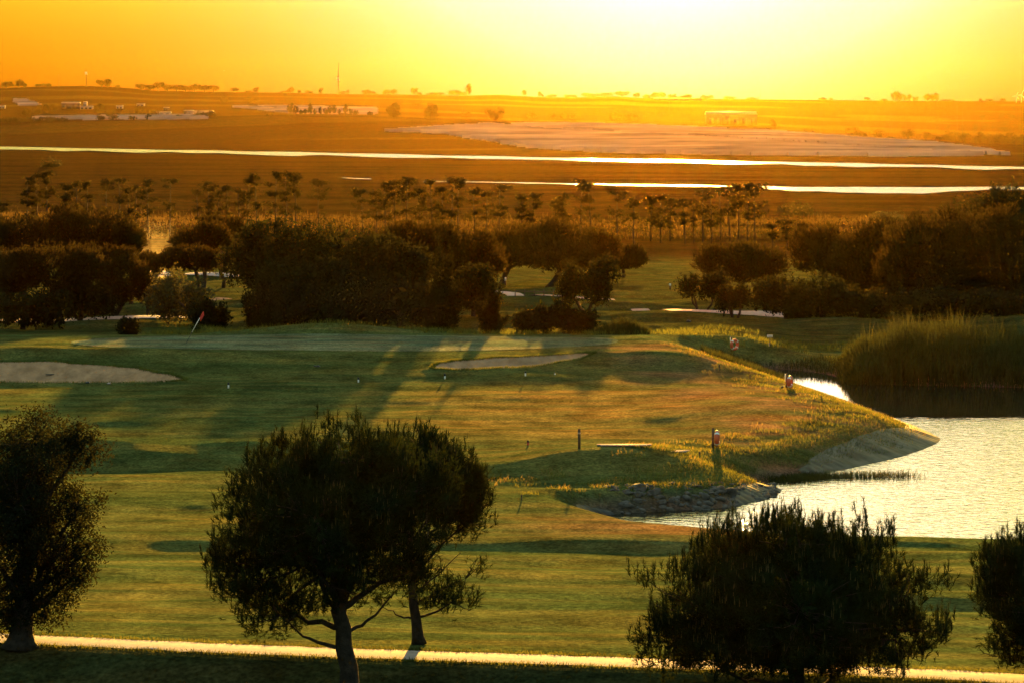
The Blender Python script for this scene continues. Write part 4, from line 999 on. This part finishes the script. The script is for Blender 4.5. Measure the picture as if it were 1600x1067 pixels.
ridge = [(10, 8, 12), (30, 10, 9), (39, 5, 5), (62, 4, 12), (75, 4, 8), (159, 8, 9), (168, 10, 9), (184, 4, 6), (222, 7, 12), (236, 7, 10), (247, 11, 14), (262, 8, 12), (276, 8, 12), (290, 8, 14), (304, 9, 12), (320, 8, 14), (334, 8, 12), (366, 6, 9), (388, 3, 7), (399, 6, 6), (444, 3, 9), (454, 7, 7), (467, 4, 4), (482, 4, 8), (501, 7, 5), (535, 4, 6), (543, 5, 3), (572, 6, 10), (583, 4, 6), (602, 6, 7), (613, 6, 10), (647, 8, 7), (655, 4, 5), (682, 4, 18), (710, 7, 14), (722, 5, 8), (732, 13, 7), (819, 8, 5), (843, 7, 4), (848, 4, 3), (862, 4, 10), (890, 4, 14), (920, 5, 18), (945, 5, 20), (972, 7, 14), (994, 6, 8), (1010, 5, 8), (1022, 7, 8), (1033, 8, 8), (1050, 6, 8), (1062, 4, 10), (1074, 6, 10), (1105, 5, 14), (1140, 4, 14), (1175, 3, 12), (1284, 4, 8), (1299, 4, 4), (1355, 5, 6), (1381, 3, 7), (1399, 11, 10), (1406, 9, 6), (1415, 7, 5), (1421, 9, 4), (1430, 6, 6), (1449, 9, 8), (1458, 8, 6), (1464, 10, 5), (1480, 3, 14), (1532, 4, 4), (1548, 4, 8), (1567, 5, 6)]
for i, (px, h, w) in enumerate([(a_, b_ * 1.15, c_ * 1.3) for a_, b_, c_ in ridge]):
    far_tree(px, 4960, h, w, '%s %s on the far skyline, %s from the left' % ('wide' if w > 11 else ('slim' if w < 6 else 'small'), 'tree' if h > 6 else 'low tree', ordn(i + 1)), 'trees along the far skyline')

def mast(name, px, D, hpx, label, kind, w=1.0):
    if 2680 < D < 3680: D = 3700
    s = D / F; b = on_ground(px, D); root = empty(name, b - [0, 0, .3], label, 'mast' if kind != 'pole' else 'pole'); H = hpx * s
    if kind == 'pole':
        mb = MB(); mb.tube([[0, 0, 0], [0, 0, H]], [.3 * w, .2 * w], 6); mb.build('pole', M['steel'], root)
        mb = MB(); mb.tube([[-1.2, 0, H * .94], [1.2, 0, H * .94]], .12 * w, 5); mb.build('cross_arm', M['steel'], root); return
    mb = MB(); hw = .8 * w
    for a in range(3):
        x, y = hw * math.cos(a * 2.094), hw * math.sin(a * 2.094); mb.tube([[x, y, 0], [x * .8, y * .8, H]], .26 * w, 5)
    mb.build('leg_frame', M['steel'], root)
    mb = MB(); m_ = 14
    for i in range(m_):
        for a in range(3):
            p0 = [hw * math.cos(a * 2.094), hw * math.sin(a * 2.094), H * i / m_]; p1 = [hw * .9 * math.cos((a + 1) * 2.094), hw * .9 * math.sin((a + 1) * 2.094), H * (i + 1) / m_]
            mb.tube([p0, p1], .12 * w, 4, False)
    mb.build('bracing', M['steel'], root)
    for q, zz in enumerate((.47, .52) if kind == 'tall' else (.86, .95)):
        for a in range(3):
            mb = MB(); mb.box([(hw + .7) * math.cos(a * 2.094 + q), (hw + .7) * math.sin(a * 2.094 + q), H * zz], (.9, .9, 2.2)); mb.build('antenna_panel', M['white'], root)
mast('radio_mast', 528.5, 4940, 50, 'tallest lattice radio mast on the skyline, with antennas halfway up', 'tall')
mast('radio_mast', 134.5, 4940, 24, 'lattice mast at far left with antennas at its top', 'top', .8)
def pole_list():
    L = [(92, 4940, 21, 'slim pole at the far left of the skyline', 1), (176, 4940, 18, 'slim pole right of the left skyline trees', .8), (799, 4940, 19, 'slim pole on the skyline right of the bare tree', 1),
         (1188, 4940, 20, 'utility pylon pole on the skyline under the glow', 1), (1397, 4900, 30, 'tall pole among the trees on the right skyline', 1.1), (1258, 4940, 10, 'short pole on the skyline right of the glow', .9), (875, 4940, 9, 'tiny pole on the skyline left of the sun', .7),
         (1495.5, 2760, 50, 'taller of the two poles in the right fields', .7), (1504, 2720, 42, 'shorter of the two poles in the right fields', .6), (1392, 3000, 34, 'faint thin pole below the right skyline pole', .5), (1390, 2300, 22, 'thin pole rising from the hedge line', .4), (1046, 4100, 20, 'faint thin pole left of the long shed', .6),
         (53, 4700, 9, 'short pole on the left slope by the skyline', .7), (148, 4600, 14, 'short pole right of the left lattice mast', .8), (1556, 4940, 8, 'tiny pole on the right skyline', .8), (1476, 4940, 8, 'small pole between the right skyline trees', .6), (515, 4900, 8, 'small pole left of the tallest mast', .7), (723, 3700, 13, 'slim pole over the far fields right of the round trees', .6)]
    for px, D, h, lab, w in L: mast('utility_pole', px, D, h, lab, 'pole', w)
pole_list()
def turbine(px, hpx, label):
    D = 4960; s = D / F; b = on_ground(px, D); root = empty('wind_turbine', b, label, 'turbine', 'wind turbines'); H = hpx * s
    mb = MB(); mb.tube([[0, 0, 0], [0, 0, H]], [.5, .3], 6); mb.build('tower', M['white'], root)
    mb = MB(); mb.box([0, -.3, H], (.8, 1.8, .8)); mb.build('nacelle', M['white'], root)
    for a in (0.4, 2.49, 4.59):
        mb = MB(); e = np.array([math.sin(a), 0, math.cos(a)]); mb.tube([[0, -1.3, H], np.array([0, -1.3, H]) + e * H * .3, np.array([0, -1.3, H]) + e * H * .65], [.2, .28, .06], 4); mb.build('blade', M['white'], root)
turbine(1588, 10, 'left wind turbine at the right end of the skyline'); turbine(1596, 12, 'right wind turbine at the right end of the skyline')

def shed(name, px0, px1, D, hpx, depth, label, wall, roof, bays=0, cat='building'):
    if 2680 < D < 3680: D = 3690
    s = D / F; b = on_ground((px0 + px1) / 2, D); root = empty(name, b - [0, 0, .4], label, cat); W = (px1 - px0) * s; H = hpx * s + .4; dp = depth
    mb = MB(); mb.box([0, 0, H / 2], (W, dp, H)); wl_o = mb.build('wall', M[wall], root)
    rh = max(.8, H * .28); ov = .4
    V = [[-W / 2 - ov, -dp / 2 - ov, H + .02], [W / 2 + ov, -dp / 2 - ov, H + .02], [W / 2 + ov, dp / 2 + ov, H + .02], [-W / 2 - ov, dp / 2 + ov, H + .02], [-W / 2 - ov, 0, H + rh], [W / 2 + ov, 0, H + rh]]
    mb = MB(); mb.add(V, [[0, 4, 3], [1, 2, 5]], [[0, 1, 5, 4], [2, 3, 4, 5], [0, 3, 2, 1]]); mb.build('roof', M[roof], root)
    nb = bays or max(2, int(W / 12))
    for i in range(nb):
        x = -W / 2 + (i + .5) * W / nb
        mb = MB(); mb.box([x, -dp / 2 - .06, H * .42], (W / nb * .55, .12, H * .55)); mb.build('door' if i == 0 else 'window', M['black'], wl_o)
shed('farm_building', 97, 125, 3950, 8, 14, 'pale block of farm buildings on the left hillside', 'wall_grey', 'roof', 3)
shed('farm_house', 131, 136, 4000, 7, 8, 'tall narrow sunlit house right of the farm block', 'wall_white', 'roof', 2)
shed('farm_shed', 126, 145, 3920, 4, 10, 'low white shed in front of the narrow sunlit house', 'wall_white', 'roof', 3)
shed('packing_shed', 293, 333, 3600, 5, 14, 'long white open-bayed shed on the left slope', 'wall_white', 'roof', 12)
shed('farm_shed', 240, 267, 2950, 4.5, 12, 'white low shed above the left tunnels', 'wall_white', 'roof', 3)
shed('farm_shed', 288, 302, 2950, 6, 10, 'small grey shed right of the white low shed', 'wall_grey', 'roof', 2)
shed('warehouse', 1103, 1181, 3500, 17, 40, 'long hazy warehouse with a bright roof below the sun', 'wall_grey', 'roof', 6)
shed('farm_shed', 1022, 1096, 4900, 3, 16, 'thin bright-roofed shed on the skyline below the sun', 'wall_grey', 'roof', 9)
shed('cottage', 182, 192, 3950, 4, 9, 'small pale cottage below the skyline, right of the farm block', 'wall_white', 'roof', 2)
shed('cottage', 0, 8, 4000, 4, 9, 'small pale cottage at the left edge of the hillside', 'wall_white', 'roof', 2)
shed('cottage', 214, 226, 4100, 3, 9, 'low pale cottage under the left skyline trees', 'wall_white', 'roof', 2)
shed('cottage', 256, 264, 3900, 4, 8, 'small cottage right of the low pale cottage', 'wall_grey', 'roof', 2)

def tunnels(name, pts, D_lo, label, rows_n, pitch):
    """plastic crop tunnels: rows of low arches following the ground inside an outline given by pixels on the ground"""
    poly = np.array([hit(px, rw, D_lo)[:2] for px, rw in pts]); y0, y1 = poly[:, 1].min(), poly[:, 1].max(); x0, x1 = poly[:, 0].min(), poly[:, 0].max()
    mb = MB(); xs = np.arange(x0, x1, 5.0); th = np.linspace(0, np.pi, 5); r = RF
    for yc in np.arange(y0, y1, pitch):
        ins = poly_sd(xs, np.full(len(xs), yc), poly) < 0
        if ins.sum() < 2 or r.random() < .13: continue
        ins &= np.abs(np.sin(xs * .011 + yc * .004)) > .05
        k = np.nonzero(np.diff(np.concatenate([[0], ins.astype(int), [0]])))[0]
        for a, b in zip(k[::2], k[1::2]):
            if b - a < 2: continue
            xx = xs[a:b] + r.uniform(-2, 2); h = 2.4 * r.uniform(.85, 1.1)
            Yc = yc + np.cos(th)[None, :] * pitch * .46 + 0 * xx[:, None]; Xc = xx[:, None] + 0 * th[None, :]
            Zc = zf(Xc, Yc) - .15 + np.sin(th)[None, :] * h * (1 + .05 * np.sin(xx * .7))[:, None]
            ii = np.arange(len(xx) * 5).reshape(len(xx), 5)
            mb.add(np.stack([Xc, Yc, Zc], -1).reshape(-1, 3), None, np.stack([ii[:-1, :-1], ii[1:, :-1], ii[1:, 1:], ii[:-1, 1:]], -1).reshape(-1, 4))
    o = mb.build(name, M['plastic'], None, True); tag(o, label, 'crop tunnels', kind='stuff')
tunnels('crop_tunnels', [(585, 206), (650, 202.5), (760, 196), (860, 195), (1000, 198), (1200, 207), (1330, 217), (1450, 225.5), (1540, 236), (1580, 244), (1400, 246), (1100, 243), (950, 240), (830, 233), (740, 219), (690, 210)], 1500, 'wide sweep of white plastic crop tunnels beyond the river', 60, 9.0)
tunnels('crop_tunnels', [(50, 189), (95, 184), (150, 181.5), (240, 183.5), (330, 186.2), (325, 187), (180, 187.6), (50, 190)], 2000, 'strip of white crop tunnels below the left hillside', 10, 9.0)
tunnels('crop_tunnels', [(358, 168), (430, 167), (590, 170), (590, 180), (450, 178), (400, 172)], 2650, 'pale crop tunnels behind the thin far tree row', 10, 12.0)
tunnels('crop_tunnels', [(18, 156), (40, 156), (70, 166), (28, 166)], 2700, 'pale patch of tunnels on the left hillside', 10, 14.0)

# ------------------------------------------------------------------ golf course furniture
def gpt(px, row, lo=0): return hit(px, row, lo)
b = gpt(290, 537, 200); s = b[1] / F
root = empty('flagstick', b, 'red-topped white flagstick leaning to the right on the putting green', 'flagstick')
tip = np.array([28 * s, -.1, 50 * s])
mb = MB(); mb.tube([[0, 0, -.05], tip * .36], .022, 8); mb.build('lower_pole', M['black'], root)
mb = MB(); mb.tube([tip * .36, tip * .8], .022, 8); mb.build('upper_pole', M['white'], root)
mb = MB(); mb.tube([tip * .8, tip], .022, 8); mb.build('pole_tip', M['flagred'], root)
mb = MB(); gx, gz_ = np.meshgrid(np.linspace(0, 1, 9), np.linspace(0, 1, 5), indexing='ij')
V = tip * .80 + np.stack([gx * .06 + gz_ * tip[0] * .2, .03 * np.sin(gx * 7), -gx * .30 + gz_ * tip[2] * .2 - .0], -1).reshape(-1, 3); ii = np.arange(45).reshape(9, 5)
mb.add(V, None, np.stack([ii[:-1, :-1], ii[1:, :-1], ii[1:, 1:], ii[:-1, 1:]], -1).reshape(-1, 4))
fl = mb.build('flag', M['flagred'], root); sm = fl.modifiers.new('thick', 'SOLIDIFY'); sm.thickness = .008

def post(px, row, hpx, label, w=.16):
    b = gpt(px, row); s = b[1] / F; H = hpx * s; mb = MB(); mb.tube([[0, 0, -.2], [0, 0, H - .05], [0, 0, H]], [w / 2, w / 2, w / 2 - .02], 10)
    root = empty('marker_post', b, label, 'post'); mb.build('post', M['wood'], root)
    mb = MB(); mb.tube([[0, 0, H * .72], [0, 0, H * .8]], w / 2 + .004, 10); mb.build('band', M['plank'], root)
    return root
post(905, 700, 31, 'thick wooden post alone on the grassy mound by the boards')
def torus(mb, c, R, rt, rot, n=28, k=10, seg=None):
    a = np.linspace(*(seg or (0, 2 * np.pi)), n, endpoint=seg is not None); bth = np.arange(k) * 2 * np.pi / k
    A, B = np.meshgrid(a, bth, indexing='ij')
    V = np.stack([(R + rt * np.cos(B)) * np.cos(A), rt * np.sin(B) * 1.15, (R + rt * np.cos(B)) * np.sin(A)], -1).reshape(-1, 3)
    cr, sr = math.cos(rot), math.sin(rot); V = V @ np.array([[cr, sr, 0], [-sr, cr, 0], [0, 0, 1]]) + np.asarray(c)
    ii = np.arange(n * k).reshape(n, k); jj = np.roll(ii, -1, 1)
    if seg is None: i2 = np.roll(ii, -1, 0); j2 = np.roll(jj, -1, 0); q = np.stack([ii, i2, j2, jj], -1)
    else: q = np.stack([ii[:-1], ii[1:], jj[1:], jj[:-1]], -1)
    mb.add(V, None, q.reshape(-1, 4))
def buoy(px, row, hpx, rot, label, board=True):
    b = gpt(px, row); s = b[1] / F; H = hpx * s
    root = empty('lifebuoy_post', b, label, 'lifebuoy')
    mb = MB(); mb.box([0, 0, H / 2 - .1], (.14, .14, H + .2)); mb.build('post', M['wood'], root)
    if board:
        mb = MB(); mb.box([-.09, 0, H * .72], (.03, .24, H * .5), 0); mb.build('notice_board', M['white'], root)
    off = np.array([.21 * math.cos(rot) if abs(math.cos(rot)) > .3 else .1, -.05, H * .47]) if True else 0
    c = np.array([.24, -.02, H * .47])
    mb = MB(); torus(mb, c, H * .31, H * .105, rot); rg = mb.build('ring', M['red'], root, True)
    for a in (0.0, 1.571, 3.142, 4.712):
        mb = MB(); torus(mb, c, H * .31, H * .112, rot, 6, 10, (a + .65, a + .92)); mb.build('reflective_band', M['white'], rg, True)
    mb = MB(); mb.tube([[0, 0, H * .8], c + [0, 0, H * .3]], .02, 6); mb.build('hook', M['steel'], root)
    return root
buoy(1114, 699, 31, 1.45, 'orange lifebuoy on a dark post beside the boards, nearest to the camera', False)
buoy(1229, 608, 25, 1.25, 'orange lifebuoy with white board where the pond meets the golden reflection')
buoy(1143, 549, 22, .75, 'tilted red and white lifebuoy ring on the far bank left of the sign')
# small sign
b = gpt(1203, 541); s = b[1] / F
root = empty('sign', b, 'small white sign board on a post below the dark leafy tree', 'sign')
mb = MB(); mb.tube([[0, 0, -.1], [0, 0, 14 * s]], .035, 8); mb.build('post', M['wood'], root)
mb = MB(); mb.box([0, -.05, 15.5 * s], (.46, .03, .2)); mb.build('board', M['white'], root)
mb = MB()
for q, wd in enumerate((.3, .22)): mb.box([0, -.068, 15.5 * s + .04 - q * .08], (wd, .004, .025))
mb.build('lettering', M['steel'], root)
def stake(px, row, hpx, label, top='black', low='white', lo=0, w=.05):
    b = gpt(px, row, lo); s = b[1] / F; H = hpx * s; root = empty('marker_stake', b, label, 'stake', 'small course stakes')
    mb = MB(); mb.tube([[0, 0, -.1], [0, 0, H * .55]], w * 1.1, 7); mb.build('shaft', M[low], root)
    mb = MB(); mb.tube([[0, 0, H * .55], [0, 0, H * .95], [0, 0, H]], [w * 1.3, w * 1.3, w * .6], 7); mb.build('cap', M[top], root)
stake(357, 606, 9, 'black-capped white stake, leftmost along the fairway edge')
stake(560, 597, 8, 'black-capped white stake, second from left along the fairway edge')
stake(695, 592, 9, 'black-capped white stake just left of the right bunker')
stake(821, 587, 8, 'black-capped white stake just below the right bunker')
stake(867, 585, 4, 'tiny stake right of the one below the right bunker')
stake(825, 695, 8, 'small red and black stake in the golden fairway left of the wooden post', 'black', 'flagred')
stake(1124, 580, 11, 'thin brown stake on the crest left of the golden reflection', 'wood', 'wood', w=.03)
stake(1172, 591, 7, 'short brown stake halfway down the crest', 'wood', 'wood', w=.04)
stake(1283, 624, 6, 'short dark stake at the edge of the golden reflection', 'wood', 'wood', w=.04)
stake(1093, 712, 7, 'short brown stake on the bank below the lifebuoy post', 'wood', 'wood', w=.04)
stake(815, 781, 9, 'short dark stake at the left foot of the mound', 'wood', 'wood', w=.03)
stake(1202, 541, 5, 'small pale peg beside the sign post', 'plank', 'plank', w=.03)
stake(1047, 452, 8, 'faint white-topped stake on the far fairway in haze', 'white', 'wood', 330, .09)
stake(790, 446, 12, 'white-topped far marker beside the umbrella pine trunks', 'white', 'wood', 330, .09)
# boards lying on the mound
def boards(px0, px1, row, n, label, dy):
    b = gpt((px0 + px1) / 2, row); s = b[1] / F; root = empty('board_stack', b + [0, 0, .04], label, 'boards', rz=.04); L = (px1 - px0) * s; r = RF
    for i in range(n):
        mb = MB(); mb.box([r.uniform(-.12, .12), i * dy - n * dy / 2, g1(b[0], b[1] + i * dy - n * dy / 2) - b[2] + r.uniform(.0, .05)], (L * r.uniform(.8, 1.0), dy * .85, .06), r.uniform(-.02, .02)); mb.build('plank', M['plank'], root)
boards(930, 1015, 696, 5, 'flat platform of pale weathered boards on top of the mound', .26)
boards(1046, 1076, 706, 2, 'short pale boards lying beside the platform', .25)
# rake, stone, ball-like thing in the left bunker
b = gpt(78, 588, 200); s = b[1] / F
root = empty('bunker_rake', b + [0, 0, .06], 'dark rake lying in the left sand bunker', 'rake')
mb = MB(); e = np.array([16 * s, 2.1, .42]); mb.tube([[0, 0, .05], e], .022, 6); mb.build('handle', M['black'], root)
mb = MB(); mb.box([0, 0, .06], (.62, .06, .06)); hd_ = mb.build('head', M['black'], root)
for i in range(9):
    mb = MB(); mb.tube([[-.28 + i * .07, 0, .04], [-.28 + i * .07, -.03, -.05]], .012, 5); mb.build('tine', M['black'], hd_)
def stone(name, px, row, R, label, mat, cat, lo=200, sq=.6):
    b = gpt(px, row, lo); r = RF; mb = rock_mesh(R, r, sq); o = mb.build(name, M[mat]); o.location = b + [0, 0, R * .3]; tag(o, label, cat)
def rock_mesh(R, r, sq=.65):
    import bmesh
    bm = bmesh.new(); bmesh.ops.create_icosphere(bm, subdivisions=2, radius=1); V = np.array([v.co[:] for v in bm.verts]); T = np.array([[v.index for v in f.verts] for f in bm.faces]); bm.free()
    k = r.standard_normal((5, 3)) * 1.6; ph = r.uniform(0, 6.28, 5)
    d = 1 + .13 * sum(np.sin(V @ k[i] * 1.3 + ph[i]) for i in range(5)); V = V * d[:, None] * R * [1, .8, sq] * r.uniform(.8, 1.2, 3)
    mb = MB(); mb.add(V, T); return mb
stone('stone', 137, 598, .13, 'small dark stone at the lower rim of the left bunker', 'black', 'stone')
stone('stone', 171, 600, .16, 'pale flat stone at the lower rim of the left bunker', 'plank', 'stone', sq=.4)
stone('stone', 495, 573, .16, 'small dark lump on the shaded grass left of the right bunker', 'black', 'stone', sq=.45)
stone('stone', 1076, 504, .22, 'small dark lump on the far fairway left of the wispy tree', 'black', 'stone', 250, .5)
# birds
def bird(p, sc, label, flying=False):
    root = empty('bird', p, label, 'bird'); mb = MB(); t = np.linspace(0, 1, 9)
    mb.tube(np.stack([.34 * t - .17, 0 * t, .10 + .03 * t + (0 if flying else .09 * t)], 1) * sc, np.array([.008, .02, .04, .055, .06, .055, .035, .04, .006]) * sc, 8); mb.build('body', M['black'], root, True)
    for sg in (-1, 1):
        mb = MB()
        if flying: V = np.array([[.06, 0, .12], [-.06, 0, .12], [-.02, sg * .3, .2], [.05, sg * .28, .21], [-.05, sg * .52, .12]]) * sc; mb.add(V, [[3, 2, 4]], [[0, 1, 2, 3]]); w_ = mb.build('wing', M['black'], root); w_.modifiers.new('t', 'SOLIDIFY').thickness = .01 * sc
        else: mb.tube(np.array([[.02, sg * .02, .1], [.02, sg * .025, 0]]) * sc, .006 * sc, 5); mb.build('leg', M['black'], root)
b = gpt(1222, 609); bird(b, 1.3, 'small black bird on the grass left of the lifebuoy by the golden reflection')
bird(P_(350, 112, 520), .62, 'tiny dark bird flying in the yellow sky at left', True)
# low rail fence by the far path
bf = gpt(805, 464, 300); bf2 = gpt(895, 468, 300); root = empty('rail_fence', bf, 'low rail fence beside the far path under the umbrella pines', 'fence')
dv = bf2 - bf; mb = MB(); mb.tube([[0, 0, .62], dv + [0, 0, .62]], .05, 5); mb.build('rail', M['wood'], root)
for i in range(7):
    q = dv * i / 6; q = np.array([q[0], q[1], g1(bf[0] + q[0], bf[1] + q[1]) - bf[2]]); mb = MB(); mb.tube([q + [0, 0, -.1], q + [0, 0, .75]], .06, 6); mb.build('fence_post', M['wood'], root)

# ------------------------------------------------------------------ stony bank and liner at the pond
def shore_pts(px_pts):
    P = np.array([pw(*q) for q in px_pts]); s = np.linspace(0, len(P) - 1, 160)
    return np.stack([np.interp(s, np.arange(len(P)), P[:, i]) for i in range(2)], 1)
def liner(pts, w0, w1, name='pond_liner'):
    S = shore_pts(pts); t = np.gradient(S, axis=0); t /= np.linalg.norm(t, axis=1)[:, None] + 1e-9
    k_ = np.ones(9) / 9
    t = np.stack([np.convolve(np.pad(t[:, i], 4, 'edge'), k_, 'valid') for i in range(2)], 1); t = unit(t)
    nn = np.stack([-t[:, 1], t[:, 0]], 1)
    test = S + nn * 1.0
    if np.median(poly_sd(test[:, 0], test[:, 1], POND)) < 0: nn = -nn
    m_ = 14; v = np.linspace(-.5, 1, m_); W = np.interp(np.linspace(0, 1, len(S)), np.linspace(0, 1, len(w0)), w0)
    off = np.where(v[None, :] < 0, v[None, :], v[None, :] * W[:, None])
    G = S[:, None, :] + nn[:, None, :] * off[..., None]
    arc = np.concatenate([[0], np.cumsum(np.linalg.norm(np.diff(S, axis=0), axis=1))])
    fold = .035 * np.abs(np.sin(arc * 4.1 + .6 * np.sin(arc * 1.3)))[:, None] * np.sin(np.clip(v, 0, 1) * np.pi)[None, :] + .03 * np.sin(arc * 1.7)[:, None] * np.clip(v, 0, 1)[None, :] * (1 - np.clip(v, 0, 1))[None, :] * 4
    Z = zf(G[..., 0], G[..., 1]) + .05 + fold
    ii = np.arange(len(S) * m_).reshape(len(S), m_)
    q = np.stack([ii[:-1, :-1], ii[1:, :-1], ii[1:, 1:], ii[:-1, 1:]], -1).reshape(-1, 4)
    return tag(mesh_np(name, np.concatenate([G, Z[..., None]], 2).reshape(-1, 3), [q], M['liner'], smooth=True), kind='structure')
liner([(1262, 742), (1300, 738), (1340, 730), (1400, 717), (1440, 705), (1466, 694), (1476, 687), (1466, 679), (1440, 668), (1410, 657)], [.8, 1.8, 2.6, 3.2, 3.2, 2.6, 2.2, 1.4, .8], 0)
liner([(1150, 792), (1185, 784), (1215, 773), (1228, 766), (1216, 760)], [.5, 1.6, 1.5, .5], 0)
liner([(990, 821), (960, 813), (936, 806.5), (962, 803.3)], [.3, 1.3, 1.2, .4], 0)
root = empty('stony_bank', (*pw(1080, 797), ZW), 'dark stony eroded bank below the grassy mound', 'bank'); rb = np.array(root.location)
S = shore_pts([(955, 803.5), (1020, 800), (1080, 797), (1140, 793), (1185, 784), (1215, 773), (1226, 767)])
protos = []
for i in range(6):
    mb = rock_mesh(1.0, RF, .5); me = mb.build('rock', M['rock'], root, False); protos.append(me)
for i in range(260):
    o = protos[i] if i < 6 else protos[i % 6].copy()
    if i >= 6: C.objects.link(o); o.parent = root
    p = S[RF.integers(0, len(S))]; off = RF.uniform(-.2, 1) ** 1.0 * 3.6; x = p[0] + RF.uniform(-.4, .4) - .1 * off; y = p[1] + off
    sc = RF.uniform(.10, .26) * RF.choice([1, 1, 1.5]) * (1 if off < 2.2 else .7); o.scale = (sc * RF.uniform(1.0, 1.5), sc, sc * RF.uniform(.8, 1.2)); o.rotation_euler = (RF.uniform(-.3, .3), RF.uniform(-.3, .3), RF.uniform(0, 6.28))
    o.location = np.array([x, y, g1(x, y) - .03]) - rb

# ------------------------------------------------------------------ dust blowing up between the left pines
b = np.array([(246 - 800) / F * 410, 410, 0]); b[2] = g1(b[0], b[1])
m, n, l, out = new_mat('dust_cloud')
g = n.new('ShaderNodeTexCoord'); t = tex_noise(n, l, .9, 4, g.outputs['Object'])
sx = n.new('ShaderNodeSeparateXYZ'); l.new(g.outputs['Object'], sx.inputs[0])
fade = maprange(n, l, sx.outputs[2], 3.0, 8.6, 1.0, 0.0)
ln = n.new('ShaderNodeVectorMath'); ln.operation = 'LENGTH'; mpv = n.new('ShaderNodeMapping'); mpv.inputs['Scale'].default_value = (1, .6, 0); l.new(g.outputs['Object'], mpv.inputs[0]); l.new(mpv.outputs[0], ln.inputs[0])
edge = maprange(n, l, ln.outputs['Value'], .6, 2.6, 1.0, 0.0)
thr = maprange(n, l, t.outputs[0], .42, .75, 0.0, 1.0)
m1 = n.new('ShaderNodeMath'); m1.operation = 'MULTIPLY'; l.new(fade, m1.inputs[0]); l.new(edge, m1.inputs[1])
m2 = n.new('ShaderNodeMath'); m2.operation = 'MULTIPLY'; l.new(m1.outputs[0], m2.inputs[0]); l.new(thr, m2.inputs[1])
m3 = n.new('ShaderNodeMath'); m3.operation = 'MULTIPLY'; m3.inputs[1].default_value = .025; l.new(m2.outputs[0], m3.inputs[0])
pv = n.new('ShaderNodeVolumePrincipled'); pv.inputs['Color'].default_value = (.8, .7, .55, 1); pv.inputs['Anisotropy'].default_value = .7; l.new(m3.outputs[0], pv.inputs['Density'])
l.new(pv.outputs[0], out.inputs['Volume'])
mb = MB(); mb.tube([[0, 0, .2], [0, 0, 3], [.3, 0, 6], [.7, 0, 9]], [2.2, 2.8, 2.9, 2.4], 12)
du = mb.build('dust_plume', m); du.location = b; tag(du, 'golden dust drifting up between the left umbrella pines', 'dust', kind='stuff')

# ------------------------------------------------------------------ haze
m, n, l, out = new_mat('evening_haze')
pv = n.new('ShaderNodeVolumePrincipled'); pv.inputs['Color'].default_value = (.70, .40, .045, 1)
pv.inputs['Density'].default_value = .0000023; pv.inputs['Anisotropy'].default_value = .92
l.new(pv.outputs[0], out.inputs['Volume'])
zmax = float(Zg.max()) + 60
mb = MB(); mb.box([0, 3170, (zmax - 12) / 2], (9600, 6700, zmax + 12)); hz = mb.build('haze', m); tag(hz, 'warm evening haze over the whole valley', 'haze', kind='stuff')
